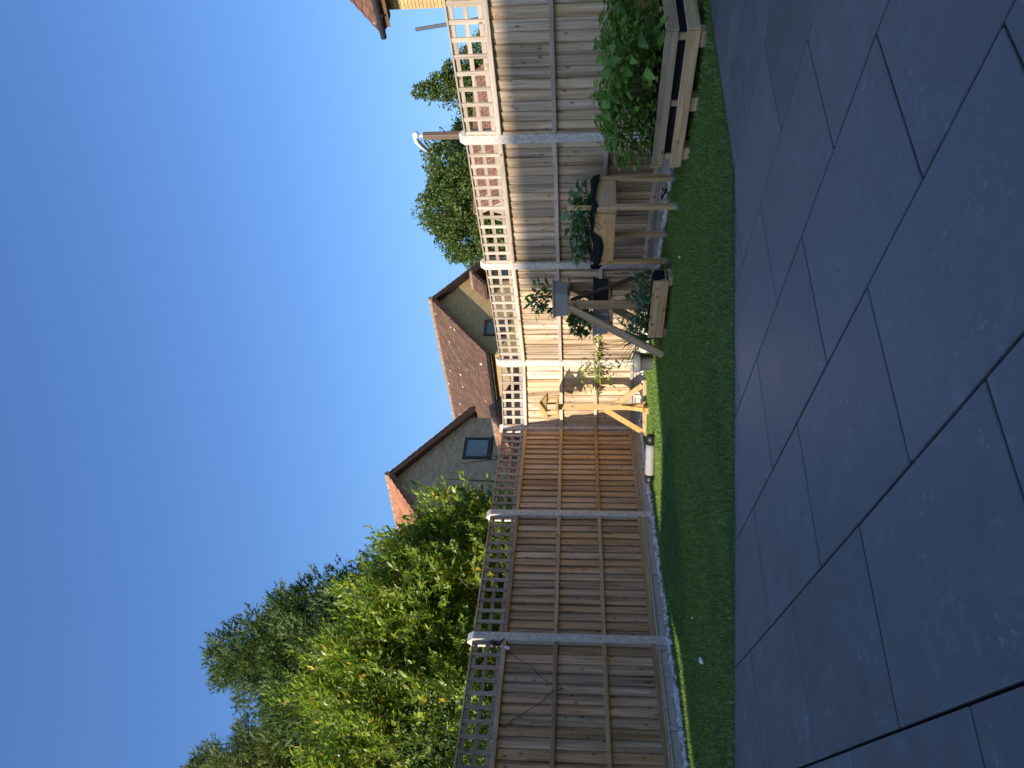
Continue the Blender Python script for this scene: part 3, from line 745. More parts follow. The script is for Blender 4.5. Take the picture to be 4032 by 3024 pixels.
def gable_house(name, lab, cat, apex, ftheta, half, rise, depth, brick, roofmat, fascia, over=0.3, side=0.3, tile=(0.21, 0.30), zbase=-0.09, tilesides=(-1, 1)):
    """gable wall on local y = 0 facing -y, apex above local x = 0, ridge runs to +y"""
    M = frame((apex[0], apex[1], 0), az(ftheta)); zr = apex[2]; ze = zr - rise
    root = thing(name, lab, cat, M)
    th = 0.012
    w_ = MB()
    w_.add([(-half, th, zbase), (half, th, zbase), (half, th, ze), (0, th, zr), (-half, th, ze), (-half, depth, zbase), (half, depth, zbase), (half, depth, ze), (0, depth, zr), (-half, depth, ze)],
           [(0, 1, 2, 3, 4), (9, 8, 7, 6, 5), (1, 6, 7, 2), (5, 0, 4, 9), (2, 7, 8, 3), (9, 4, 3, 8)])
    wall = w_.build('wall', M_['mortar'], root)
    pitch = math.atan2(rise, half)
    # roof slabs under the tiles
    rf = MB(); sl = (half + side) / math.cos(pitch); off = 0.06
    for s in (-1, 1):
        x1_ = s * (half + side); z1_ = zr + off - (half + side) * math.tan(pitch)
        nrm = Vector((s * math.sin(pitch), 0, math.cos(pitch))) * 0.07
        a_ = [Vector((0, -over, zr + off)), Vector((x1_, -over, z1_)), Vector((x1_, depth + over, z1_)), Vector((0, depth + over, zr + off))]
        rf.add(a_ + [p - nrm for p in a_], [(0, 1, 2, 3) if s > 0 else (3, 2, 1, 0), (7, 6, 5, 4) if s > 0 else (4, 5, 6, 7), (0, 4, 5, 1) if s > 0 else (1, 5, 4, 0), (1, 5, 6, 2), (2, 6, 7, 3), (0, 3, 7, 4)])
    roof = rf.build('roof', roofmat, root)
    for s in tilesides:
        up = Vector((-s * math.cos(pitch), 0, math.sin(pitch)))
        z1_ = zr + off - (half + side) * math.tan(pitch)
        org = Vector((s * (half + side + 0.04), -over - 0.03, z1_ + 0.012 - 0.04 * math.tan(pitch)))
        if s > 0: slope_tiles(roof, org, (0, 1, 0), up, depth + 2 * over + 0.06, sl, roofmat, *tile)
        else: slope_tiles(roof, org + Vector((0, depth + 2 * over + .06, 0)), (0, -1, 0), up, depth + 2 * over + 0.06, sl, roofmat, *tile)
    # ridge tiles
    rm = MB().tube([(0, 0, 0), (0, 0.40, 0)], 0.115, 10).mesh('ridge_tile', M_['ridge'])
    for k in range(int((depth + 2 * over) / 0.42)):
        obj('ridge_tile', rm, roof, T(0, -over - 0.04 + 0.42 * k, zr + off + 0.02 + rnd.uniform(-.006, .006)))
    # bargeboards and soffit at the gable
    for s in (-1, 1):
        x1_ = s * (half + side)
        a_ = Vector((0, -over - 0.012, zr - 0.07)); b_ = Vector((x1_, -over - 0.012, zr - 0.07 - (half + side) * math.tan(pitch)))
        MB().beam(a_, b_, 0.024, 0.17, (0, 0, 1)).build('bargeboard', fascia, roof)
        a2 = Vector((0, -over / 2 + 0.0, zr - 0.115)); b2 = Vector((x1_, -over / 2, zr - 0.115 - (half + side) * math.tan(pitch)))
        MB().beam(a2, b2, over - 0.02, 0.012, (0, 0, 1)).build('soffit', fascia, roof)
        # eave fascia and gutter
        zg = zr - (half + side) * math.tan(pitch)
        MB().box((0, 0, 0), (0.02, depth + 2 * over - 0.06, 0.15)).build('fascia_board', fascia, roof, T(s * (half + side - 0.02), depth / 2, zg - 0.085))
        MB().tube([(0, -over, 0), (0, depth + over, 0)], 0.055, 10).build('gutter', M_['gutter'], roof, T(s * (half + side + 0.035), 0, zg - 0.045))
    return root, wall, roof, M

# ------------------------------------------------------------------ the houses beyond the fence
# pale brick house on the left, gable towards the garden
hA, wA, rA, MA = gable_house('brick_house', 'pale brick gabled house with one dark framed window, behind the laurel', 'house', (-3.75, 30.0, 8.08), 38, 3.75, 2.62, 10.0, None, M_['tileO'], M_['fasciaA'], 0.32, 0.32)
winA = (1.24, 2.46, 4.32, 5.40)
def regA(u_, z): return abs(u_) < 3.75 and z < 8.08 - abs(u_) * 2.62 / 3.75 - 0.03 and not (winA[0] - 0.02 < u_ < winA[1] + 0.02 and winA[2] - 0.08 < z < winA[3] + 0.02)
brick_field(wA, T(0, 0.011, 0), regA, M_['brickP'], -3.75, 3.75, 2.2, 8.08, 300, (1.6, 5.4))
window(hA, Matrix.Identity(4), *winA, M_['winfr'])
# low garage in front of it
hG, wG, rG, MG = gable_house('garage', 'low garage with orange tiled roof just above the trellis corner', 'garage', (-0.85, 25.0, 3.46), 60, 1.5, 0.95, 4.0, None, M_['tileO'], M_['fasciaA'], 0.2, 0.25)
brick_field(wG, T(0, 0.011, 0), lambda u_, z: abs(u_) < 1.5 and z < 3.46 - abs(u_) * 0.95 / 1.5 - 0.03, M_['brickP'], -1.5, 1.5, 1.2, 3.46, 60, (0, 2.5))
# buff brick house further right
hB, wB, rB, MB_ = gable_house('brick_house', 'buff brick gabled house with long brown lichen spotted roof above the sunny trellis', 'house', (3.91, 38.0, 7.86), 52, 3.2, 2.72, 13.0, None, M_['tileB'], M_['fascia'], 0.42, 0.28)
winB = (-2.06, -1.05, 4.15, 5.2); winB2 = (1.6, 2.7, 3.6, 4.7)
def inw(u_, z, w_): return w_[0] - 0.02 < u_ < w_[1] + 0.02 and w_[2] - 0.08 < z < w_[3] + 0.02
def regB(u_, z): return abs(u_) < 3.2 and z < 7.86 - abs(u_) * 2.72 / 3.2 - 0.03 and not inw(u_, z, winB) and not inw(u_, z, winB2)
brick_field(wB, T(0, 0.011, 0), regB, M_['brickY'], -3.2, 3.2, 3.0, 7.86, 300, (-0.6, 5.8))
# its sunlit long wall (local x = -3.2, facing -x)
brick_field(wB, T(-3.199, 0, 0) @ Matrix.Rotation(R(-90), 4, 'Z'), lambda u_, z: True, M_['brickO'], -7.5, -0.02, 3.2, 5.0, 120, (-1.5, 4.9))
window(hB, Matrix.Identity(4), *winB, M_['winbr']); window(hB, Matrix.Identity(4), *winB2, M_['winbr'])
# small tiled gablet on that wall
cp = MB(); cz, cx, ch, cw, cd = 5.95, 1.15, 0.72, 0.85, 1.05
rise_n = Vector((0, 0, 0.05))
for s in (-1, 1):
    a_ = [Vector((cx, -cd, cz)), Vector((cx + s * cw, -cd, cz - ch)), Vector((cx + s * cw, 0, cz - ch)), Vector((cx, 0, cz))]
    b2 = [p - Vector((0, 0, 0.06)) for p in a_]
    cp.add(a_ + b2, [(0, 1, 2, 3), (7, 6, 5, 4), (0, 4, 5, 1), (1, 5, 6, 2), (0, 3, 7, 4)])
cpo = cp.build('canopy', M_['tileB'], hB)
for s in (-1, 1):
    up = Vector((-s * cw, 0, ch)).normalized(); sl = math.hypot(cw, ch)
    org = Vector((cx + s * cw, -cd if s > 0 else 0, cz - ch + 0.02))
    slope_tiles(cpo, org, (0, s, 0), up, cd, sl, M_['tileB'], 0.2, 0.22)
    MB().beam((cx, -cd - 0.02, cz - 0.06), (cx + s * (cw + .05), -cd - 0.02, cz - ch - 0.1), 0.03, 0.13).build('canopy_bargeboard', M_['fascia'], cpo)
MB().tube([(cx, -cd - .05, cz + .02), (cx, 0, cz + .02)], 0.09, 8).build('canopy_ridge', M_['ridge'], cpo)
MB().box((cx, -0.16, cz - ch - 0.13), (2 * cw - 0.1, 0.30, 0.16)).build('canopy_soffit', M_['fascia'], cpo)

# golden brick house at the far right edge: long wall and eave run beside the fence
MC = frame((7.50, 15.38, 0), az(149))         # local x along the wall towards the camera, local -y faces ... the garden
hC = thing('brick_house', 'golden brick house at the right edge with clay tile eave and black gutter', 'house', MC)
ZC = 4.92
# local +y = Z x d: for az 149 this points to the right (away from the garden), so the wall faces -y
wC = MB().add([(0, .012, -.09), (9, .012, -.09), (9, .012, ZC), (0, .012, ZC), (0, 7, -.09), (9, 7, -.09), (9, 7, ZC), (0, 7, ZC), (0, 3.5, ZC + 2.45), (9, 3.5, ZC + 2.45)],
              [(0, 1, 2, 3), (5, 4, 7, 6), (1, 5, 6, 9, 2), (4, 0, 3, 8, 7), (3, 2, 9, 8), (6, 7, 8, 9)]).build('wall', M_['mortar'], hC)
brick_field(wC, T(0, .011, 0), lambda u_, z: True, M_['brickO'], 0.0, 1.6, 1.9, ZC - .1, 160, (0.2, 3.6))
upC = Vector((0, 3.5 + .35, 2.45 + .245)).normalized(); slC = math.hypot(3.85, 2.695)
rC = MB(); aC = [Vector((-.22, -.35, ZC - .14)), Vector((9.3, -.35, ZC - .14)), Vector((9.3, 3.5, ZC + 2.555)), Vector((-.22, 3.5, ZC + 2.555))]
rC.add(aC + [p - Vector((0, 0, .09)) for p in aC], [(0, 1, 2, 3), (7, 6, 5, 4), (0, 4, 5, 1), (1, 5, 6, 2), (3, 7, 4, 0)])
aC2 = [Vector((-.22, 3.52, ZC + 2.54)), Vector((9.3, 3.52, ZC + 2.54)), Vector((9.3, 7.35, ZC - .14)), Vector((-.22, 7.35, ZC - .14))]
rC.add(aC2 + [p - Vector((0, 0, .09)) for p in aC2], [(0, 1, 2, 3), (7, 6, 5, 4), (0, 4, 5, 1), (1, 5, 6, 2), (2, 6, 7, 3), (3, 7, 4, 0)])
roC = rC.build('roof', M_['tileR'], hC)
slope_tiles(roC, Vector((-.25, -.40, ZC - .155)), (1, 0, 0), upC, 3.3, slC, M_['tileR'], 0.30, 0.335, True)
MB().box((0, 0, 0), (9.3, .02, .17)).build('fascia_board', M_['fasciaA'], roC, T(4.5, -.33, ZC - .25))
MB().box((0, 0, 0), (9.2, .30, .02)).build('soffit', M_['fascia'], roC, T(4.5, -.17, ZC - .3))
MB().tube([(-.34, -.405, ZC - .17), (9.3, -.405, ZC - .17)], 0.062, 12).build('gutter', M_['gutter'], roC)
for xx in (0.15, 1.2): MB().cbox((0, 0, 0), (.05, .10, .12), .01).build('gutter_bracket', M_['gutter'], roC, T(xx, -.395, ZC - .19))
MB().beam((-.20, -.33, ZC - .17), (-.20, 3.5, ZC + 2.47), .03, .18).build('bargeboard', M_['fasciaA'], roC)

# red brown roofed house seen through the trellis
MD = frame((10.2, 45.0, 0), az(92)); hD = thing('house', 'house with a red brown tiled roof seen through the right hand trellis', 'house', MD)
MB().add([(0, -4, -.09), (7.6, -4, -.09), (7.6, -4, 4.3), (0, -4, 4.3), (0, 4, -.09), (7.6, 4, -.09), (7.6, 4, 4.3), (0, 4, 4.3), (0, 0, 6.55), (7.6, 0, 6.55)],
         [(0, 1, 2, 3), (5, 4, 7, 6), (1, 5, 6, 9, 2), (4, 0, 3, 8, 7), (3, 2, 9, 8), (6, 7, 8, 9)]).build('wall', M_['render'], hD)
upD = Vector((0, 4.3, 2.42)).normalized(); rD = MB()
for s in (-1, 1):
    a_ = [Vector((-.3, s * 4.3, 4.2)), Vector((7.9, s * 4.3, 4.2)), Vector((7.9, 0, 6.64)), Vector((-.3, 0, 6.64))]
    rD.add(a_ + [p - Vector((0, 0, .1)) for p in a_], [(0, 1, 2, 3), (7, 6, 5, 4), (0, 4, 5, 1), (1, 5, 6, 2), (2, 6, 7, 3), (3, 7, 4, 0)])
roD = rD.build('roof', M_['tileR'], hD)
slope_tiles(roD, Vector((-.3, -4.32, 4.2)), (1, 0, 0), upD, 8.2, math.hypot(4.3, 2.44), M_['tileR'], 0.27, 0.30)
for s in (-1, 1): MB().beam((-.33, s * 4.3, 4.12), (-.33, 0, 6.55), .04, .22).build('bargeboard', M_['render'], roD)
MB().tube([(-.3, 0, 6.67), (7.9, 0, 6.67)], .12, 8).build('ridge', M_['tileR'], roD)

# ------------------------------------------------------------------ our own house behind the camera: it throws the big shadow
MH = frame((0, 0, 0), az(149))       # local x = az 149, local y = away from the garden? (Z x d = az 59)
# unseen house set back and raised along the sun's heading: more sky, same shadow
BACK = 7.0
HSH = (-BACK * math.cos(R(149 - SUN_AZ)), -BACK * math.cos(R(59 - SUN_AZ)), BACK * math.tan(R(SUN_EL)))
hH = thing('home', 'brick house with patio doors standing behind the patio', 'house', MH)
A0 = -2.13 + HSH[0]; FR = -1.30 + HSH[1]; DP = 8.0; ZE = 4.94 + HSH[2]; ZR = 7.54 + HSH[2]
MB().add([(A0, FR, -.09), (9, FR, -.09), (9, FR, ZE), (A0, FR, ZE), (A0, FR - DP, -.09), (9, FR - DP, -.09), (9, FR - DP, ZE), (A0, FR - DP, ZE), (A0, FR - DP / 2, ZR - .1), (9, FR - DP / 2, ZR - .1)],
         [(3, 2, 1, 0), (4, 5, 6, 7), (2, 9, 6, 5, 1), (7, 8, 3, 0, 4), (8, 9, 2, 3), (7, 6, 9, 8)]).build('wall', M_['brickY'], hH)
rH = MB()
for s in (0, 1):
    ye = FR + .3 if s == 0 else FR - DP - .3; zz = ZE - .19
    a_ = [Vector((A0 - .1, ye, zz)), Vector((9.2, ye, zz)), Vector((9.2, FR - DP / 2, ZR)), Vector((A0 - .1, FR - DP / 2, ZR))]
    rH.add(a_ + [p - Vector((0, 0, .1)) for p in a_], [(0, 1, 2, 3), (7, 6, 5, 4), (0, 4, 5, 1), (1, 5, 6, 2), (2, 6, 7, 3), (3, 7, 4, 0)])
rHo = rH.build('roof', M_['tileB'], hH)
for k, (xa, xb_, za, zb_) in enumerate(((0.6, 2.6, .02, 2.1), (3.6, 4.8, 1.0, 2.1), (-0.6, 0.4, 3.0, 4.1), (2.2, 3.6, 3.0, 4.1), (5.4, 6.6, 3.0, 4.1))):
    fr_ = MB(); wv, hv = xb_ - xa, zb_ - za
    for c_, d_ in (((0, 0, hv / 2 - .03), (wv, .07, .06)), ((0, 0, -hv / 2 + .03), (wv, .07, .06)), ((-wv / 2 + .03, 0, 0), (.06, .07, hv - .12)), ((wv / 2 - .03, 0, 0), (.06, .07, hv - .12)), ((0, 0, 0), (.07, .06, hv - .12))): fr_.box(c_, d_)
    wo = fr_.build('patio_door' if k == 0 else 'window', M_['white'], hH, T((xa + xb_) / 2, FR + .02, (za + zb_) / 2))
    MB().box((0, 0, 0), (wv - .1, .02, hv - .1)).build('pane', M_['glass'], wo)
# unseen side wing with a flat roof, shaped to set the lawn's shadow edge
WX, WY0, WY1, WZ = -4.48 + HSH[0], -4.1 + HSH[1], -0.5 + HSH[1], 3.5 + HSH[2]
wg = MB().box(((WX + A0) / 2 - .02, (WY0 + WY1) / 2, WZ / 2 - .05), (A0 - WX - .04, WY1 - WY0, WZ)).build('side_wing', M_['brickY'], hH)
MB().cbox(((WX + A0) / 2 - .02, (WY0 + WY1) / 2, WZ), (A0 - WX, WY1 - WY0 + .06, .1), .01).build('flat_roof', M_['gutter'], wg)

# ------------------------------------------------------------------ trees and shrubs
def branchy(root, base, tips, r0, mat, name='branch'):
    for k, tp in enumerate(tips):
        b0 = Vector(base); tp = Vector(tp); mid = (b0 + tp) / 2 + Vector((rnd.uniform(-.1, .1), rnd.uniform(-.1, .1), rnd.uniform(0, .15))) * (tp - b0).length
        pts = [b0, b0.lerp(mid, .6), mid, mid.lerp(tp, .55), tp]
        MB().tube(pts, [r0, r0 * .75, r0 * .55, r0 * .35, r0 * .12], 6).build(name, mat, root)

def hedge_points(n, A, d, nrm, L, prof, half, z0):
    """points in a long bush: A start, d direction, L length, prof(t) gives top height; mostly near the surface"""
    out_p = []; out_n = []
    t = rng.uniform(0, L, n); top = np.array([prof(x) for x in t])
    ang = rng.uniform(-0.15 * math.pi, 1.15 * math.pi, n)      # around the cross-section
    rad = rng.uniform(0.0, 1.0, n) ** 0.33
    h = (top - z0) / 2
    lump = 1 + 0.16 * np.sin(t * 3.7 + ang * 3) + 0.12 * np.sin(t * 8.3 - ang * 5) + 0.08 * np.sin(t * 17 + ang * 9)
    cu = np.cos(ang) * half * rad * lump; cz = np.sin(ang) * rad * lump
    z = z0 + h + cz * h
    Pq = np.array(A)[None] + np.array(d)[None] * t[:, None] + np.array(nrm)[None] * cu[:, None]
    Pq[:, 2] = z
    nn = np.array(nrm)[None] * np.cos(ang)[:, None] + np.array([0, 0, 1.0])[None] * np.sin(ang)[:, None]
    return Pq, nn

# big laurel behind the left fence
dL = (P[1] - P[0]).normalized(); nL = Vector((dL.y, -dL.x, 0))      # nL points to the garden
dQ = az(57); nQ = Vector((dQ.y, -dQ.x, 0))
A_l = Vector((-1.15, 12.9, 0)) - dQ * 8.0
LL = 6.7
def prof_l(t):
    h = 4.25 - 0.02 * t + 0.16 * math.sin(t * 1.9) + 0.12 * math.sin(t * 4.7 + 1)
    e = max(0.0, (t - 5.3) / 1.5); return h - 1.5 * e * e
laurel = thing('laurel', 'tall sunlit laurel bush with yellow green leaves behind the left fence', 'bush', T(A_l.x + dQ.x * 4, A_l.y + dQ.y * 4, -.09))
Lm = laurel.matrix_world.inverted()
def loc(pts): return pts - np.array(laurel.matrix_world.translation)[None]
n_sh = 8500     # shoots, each carrying leaves along a twig
sp, sn = hedge_points(n_sh, A_l, dQ, nQ, LL, prof_l, 1.25, 1.1)
sd_ = unit(sn * 0.8 + rng.normal(0, 0.45, (n_sh, 3)) + np.array([0, 0, 0.55]))
sl_ = rng.uniform(0.22, 0.5, n_sh); sl_[:130] *= 1.6
LPs, LDs, LNs, LSs = [], [], [], []
tw = MB()
for i in range(n_sh):
    p0 = sp[i]; d0 = sd_[i]
    k = rng.integers(9, 15)
    if i % 4 == 0:
        e = p0 + d0 * sl_[i]; tw.tube([tuple(p0 - d0 * .15), tuple((p0 + e) / 2 + rng.normal(0, .01, 3)), tuple(e)], [.006, .0045, .002], 4)
    side = unit(np.cross(d0, rng.normal(0, 1, 3))[None])[0]; side2 = np.cross(d0, side)
    for j in range(k):
        f_ = (j + 0.6) / k; a_ = j * 2.4 + rng.uniform(-.3, .3)
        out_ = side * math.cos(a_) + side2 * math.sin(a_)
        LPs.append(p0 + d0 * sl_[i] * f_); LDs.append(out_ * (1.0 - .35 * f_) + d0 * (.5 + .6 * f_)); LNs.append(d0 + np.array([0, 0, .5]) + rng.normal(0, .25, 3)); LSs.append(rng.uniform(.08, .135))
LP_ = np.array(LPs); LD_ = np.array(LDs); LN_ = np.array(LNs); LS_ = np.array(LSs)
dist = (LP_ @ np.array([nQ.x, nQ.y, 0.15])) - 0.02 * np.abs(LP_[:, 0]); vis = np.argsort(-dist)
vis = [i for i in vis if LP_[i, 2] > 2.0][:280]
mask = np.ones(len(LP_), bool); mask[vis] = False
tag(obj('foliage', instmesh('foliage', LEAF4_V, LEAF4_F, loc(LP_[mask]), LD_[mask], LN_[mask], LS_[mask], M_['laurel']), laurel), kind='stuff')
lm_ = leaf_mesh('leaf', M_['laurel'], 1.0, 0.42, 5, 0, 0.15, 0.2, 'lance', 0.1)
for i in vis:
    obj('leaf', lm_, laurel, orient(loc(LP_[i:i + 1])[0], LD_[i], LN_[i], LS_[i]))
for v_ in range(len(tw.v)): pass
two = tw.build('twigs', M_['twig'], laurel, T(*(-laurel.matrix_world.translation))); tag(two, kind='stuff')
for k in range(7):
    b0 = A_l + dQ * (1.0 + 1.1 * k); bl_ = Vector(b0) - laurel.matrix_world.translation; bl_.z = 0
    branchy(laurel, bl_, [bl_ + Vector((rnd.uniform(-.5, .5), rnd.uniform(-.5, .5), rnd.uniform(2.6, 3.4))) for _ in range(3)], .035, M_['twig'], 'stem')

# fine leaved shrub low at the far left, in front of the laurel
shr = thing('shrub', 'dark fine leaved shrub just above the trellis at the left edge', 'bush', T(-4.3, 7.1, -.09))
A_s = Vector((-2.467, 7.495, 0)) - nL * 0.95 - dL * 3.2
sp, sn = hedge_points(16000, A_s, dL, nL, 3.3, lambda t: 2.75 - 0.25 * abs(t - 1.6) + .1 * math.sin(t * 5), .62, .2)
tag(obj('foliage', instmesh('foliage', LEAF4_V, LEAF4_F, sp - np.array([[-4.3, 7.1, -.09]]), sn + rng.normal(0, .8, sp.shape), np.array([[0, 0, 1.]]) + rng.normal(0, .5, sp.shape), rng.uniform(.03, .055, len(sp)), M_['shrub']), shr), kind='stuff')
branchy(shr, (0, 0, 0), [(.3, .6, 1.9), (-.4, -.7, 2.0), (.1, -.2, 2.1), (.5, 1.0, 1.6)], .025, M_['twig'], 'stem')

def conifer(name, lab, base, h, rmax, mat, n, seed, lean=(0, 0)):
    r2 = np.random.default_rng(seed)
    root = thing(name, lab, 'tree', T(*base))
    MB().tube([(0, 0, 0), (lean[0] * .5, lean[1] * .5, h * .5), (lean[0], lean[1], h * .97)], [.22, .13, .02], 8).build('trunk', M_['bark'], root)
    # boughs: each a drooping-then-rising arm carrying sprays
    Ps, Ds, Ns, Ss = [], [], [], []
    per = 170; nbough = int(n / per)
    for b in range(nbough):
        f_ = 1 - r2.uniform(0, 1) ** 0.62 * .97; zc = h * f_
        rr = rmax * (1 - f_) ** 0.9 * r2.choice([.3, .55, .75, .9, 1.0, 1.06]) * r2.uniform(.92, 1.08) + .06
        a_ = r2.uniform(0, 2 * math.pi); dirv = np.array([math.cos(a_), math.sin(a_), 0]); sidev = np.array([-dirv[1], dirv[0], 0])
        cr = .22 + .48 * (1 - f_) ** .5
        cen = dirv * rr + np.array([lean[0] * f_, lean[1] * f_, zc + .12 * rr])
        q = unit(r2.normal(0, 1, (per, 3))) * (r2.uniform(0, 1, (per, 1)) ** .45)
        pts = cen + (q[:, :1] * dirv * 1.5 + q[:, 1:2] * sidev * 1.0 + q[:, 2:3] * np.array([0, 0, .75])) * cr
        Ps += list(pts); Ds += list(q * .7 + dirv * .55 + np.array([0, 0, .45]) + r2.normal(0, .45, (per, 3)))
        Ns += list(np.array([0, 0, 1.]) + r2.normal(0, .6, (per, 3))); Ss += list(r2.uniform(.10, .22, per) * (1.35 if f_ < .8 else 1.0))
    tv = []; tf = []
    for k in range(2):
        y = .08 + .38 * k; s_ = (1 if k % 2 else -1); ln = .46 * (1 - .2 * k)
        o_ = len(tv); tv += [(0, y, 0), (s_ * ln * .55, y + ln * .75, .05), (s_ * .06, y + .26, 0)]; tf.append((o_, o_ + 1, o_ + 2))
        o_ = len(tv); tv += [(0, y, 0), (-s_ * ln * .5, y + ln * .7, .04), (-s_ * .06, y + .25, 0)]; tf.append((o_, o_ + 1, o_ + 2))
    o_ = len(tv); tv += [(-.07, 0, 0), (.07, 0, 0), (0, 1.1, 0)]; tf.append((o_, o_ + 1, o_ + 2))
    tag(obj('crown', instmesh('crown', tv, tf, np.array(Ps), np.array(Ds), np.array(Ns), np.array(Ss), mat), root), kind='stuff')
    return root
conifer('conifer', 'dark green conifer rising behind the laurel', (-6.15, 17.0, -.09), 9.3, 3.7, M_['conifer'], 105000, 3)
conifer('conifer', 'olive green conifer at the far left edge, taller and feathery', (-9.6, 18.5, -.09), 10.4, 5.4, M_['conifer2'], 105000, 5)

def broadleaf(name, lab, base, lobes, n, size, mat, seed, trunk_h, gap=0.1):
    r2 = np.random.default_rng(seed); root = thing(name, lab, 'tree', T(*base))
    MB().tube([(0, 0, 0), (.1, 0, trunk_h * .5), (0, .1, trunk_h)], [.3, .22, .14], 8).build('trunk', M_['bark'], root)
    tips = [Vector(l[:3]) for l in lobes]
    branchy(root, (0, .1, trunk_h * .85), tips, .11, M_['bark'], 'branch')
    vol = np.array([l[3] ** 2 for l in lobes]); vol = vol / vol.sum(); Ps, Ns = [], []
    for l, f_ in zip(lobes, vol):
        m = int(n * f_); u_ = unit(r2.normal(0, 1, (m, 3)))
        r_ = l[3] * (0.55 + 0.5 * r2.uniform(0, 1, m) ** .6)
        lump = 1 + .22 * np.sin(u_[:, 0] * 5 + l[0]) * np.sin(u_[:, 2] * 6 + l[1]) + .15 * np.sin(u_ @ np.array([9., 7, 8]))
        q = u_ * (r_ * lump)[:, None] * np.array([1, 1, .85]) + np.array(l[:3])
        keep_ = np.sin(q[:, 0] * 2.9 + 1) + np.sin(q[:, 2] * 3.3) + np.sin(q[:, 1] * 2.1 + q[:, 0]) > -1.6 + gap
        Ps.append(q[keep_]); Ns.append(u_[keep_])
    Pq = np.concatenate(Ps); Nq = np.concatenate(Ns); m = len(Pq)
    tag(obj('crown', instmesh('crown', LEAF4_V, LEAF4_F, Pq, Nq + r2.normal(0, .8, (m, 3)), r2.normal(0, .6, (m, 3)) + np.array([0, 0, 1.]), r2.uniform(size * .7, size * 1.4, m), mat, np.full(m, 1.5)), root), kind='stuff')
    return root
broadleaf('tree', 'large rounded green tree behind the roof, right of the middle gable', (14.2, 60, -.09),
          [(-.2, 0, 10.3, 2.9), (2.6, 0, 10.2, 2.5), (-2.6, 0, 9.4, 2.3), (.6, -1, 7.6, 3.6), (3.8, 0, 8.0, 2.6), (-4.4, 0, 6.8, 2.2), (-5.2, 0, 4.6, 2.0), (-2.4, 0, 5.4, 3.0), (3, 0, 5, 3.2)], 84000, .245, M_['treeR'], 21, 5.0)
broadleaf('tree', 'dark tree close behind the brown lamp post', (17.6, 57, -.09),
          [(.3, 0, 8.6, 1.7), (1.0, 0, 7.2, 2.0), (-.6, 0, 7.0, 2.0), (.5, 0, 5.0, 2.6)], 36000, .21, M_['treeD'], 22, 4.0)
broadleaf('tree', 'slender open tree with airy top above the right hand trellis', (19.6, 52, -.09),
          [(.15, 0, 11.5, .45), (.25, 0, 10.7, .7), (.5, 0, 9.8, .95), (1.3, 0, 9.0, .9), (-.5, 0, 8.9, .9), (1.9, 0, 8.2, 1.0), (.5, 0, 8.0, 1.3), (-1.5, 0, 7.4, 1.2), (.4, 0, 6.6, 1.8), (2.2, 0, 6.6, 1.5), (-2.2, 0, 6.2, 1.6), (0, 0, 4.8, 2.6), (2.6, 0, 5.0, 2.2)], 40000, .19, M_['treeR'], 23, 4.5, .15)
broadleaf('tree', 'low broad green tree seen through the trellis at the right end', (24.5, 54, -.09),
          [(-2.4, 0, 5.6, 1.8), (0, 0, 5.8, 2.0), (2.2, 0, 5.4, 2.0), (-1, 0, 4.2, 2.6), (1.8, 0, 3.8, 2.6)], 30000, .19, M_['treeR'], 24, 3.0)

# ------------------------------------------------------------------ things behind the right fence
lp = thing('lamp_post', 'brown square post with a white lamp head above the right fence', 'lamp post', frame((2.30, 7.14, -.09), az(150)))
MB().cbox((0, 0, 1.205), (.056, .056, 2.41), .005).build('post', M_['brownp'], lp)
MB().tube([(0, 0, 2.40), (0, 0, 2.455)], .012, 8).build('stem', M_['white'], lp)
MB().lathe([(.002, -.03), (.026, -.02), (.032, 0), (.026, .02), (.002, .03)], 12).build('joint', M_['white'], lp, T(.012, 0, 2.475) @ Euler((R(90), 0, 0)).to_matrix().to_4x4(), True)
hd = MB()
sec = [(-.02, 2.490, .022, .016), (-.06, 2.480, .034, .020), (-.11, 2.450, .036, .017), (-.16, 2.412, .030, .012), (-.20, 2.383, .016, .006)]
vs = []; fs = []
for x, z, w2, h2 in sec:
    for k in range(8):
        a_ = 2 * math.pi * k / 8; vs.append((x, w2 * math.cos(a_), z + h2 * math.sin(a_)))
for i in range(len(sec) - 1):
    for k in range(8): fs.append((i * 8 + k, i * 8 + (k + 1) % 8, (i + 1) * 8 + (k + 1) % 8, (i + 1) * 8 + k))
fs += [tuple(range(7, -1, -1)), tuple(range(32, 40))]
hd.add(vs, fs).build('lamp_head', M_['white'], lp, None, True)
pp = MB(); pp.lathe([(.0145, 0), (.0145, 2.26)], 14)
pipe_o = pp.build('pipe', M_['pipe'], None, T(3.06, 6.02, -.09) @ Euler((R(1.5), R(-8.0), 0)).to_matrix().to_4x4(), True)
tag(pipe_o, 'grey metal pipe leaning behind the trellis at the right end', 'pipe')

# ------------------------------------------------------------------ spotlight, tag and wire on the left fence
Mw = frame(P[0], dL)       # local x along that panel, garden side is -y
LP0 = (P[1] - P[0]).length
sl = thing('solar_spotlight', 'small black spotlight with a white tag clipped to the trellis beside the post', 'spotlight', Mw @ T(LP0 - .135, -.06, 1.66))
MB().lathe([(.004, -.045), (.028, -.03), (.036, 0), (.036, .03), (.03, .034)], 14).build('lamp_head', M_['black'], sl, T(0, -.02, .03) @ Euler((R(100), R(20), 0)).to_matrix().to_4x4(), True)
MB().tube([(0, 0, 0), (.05, -.015, -.05), (.075, -.02, -.075)], .007, 8).build('spike', M_['black'], sl)
MB().box((0, 0, 0), (.035, .002, .05)).build('tag', M_['white'], sl, T(-.012, .004, -.105) @ Euler((0, R(35), 0)).to_matrix().to_4x4())
def onp(u_, z, y=-.024): return (u_, y, z)
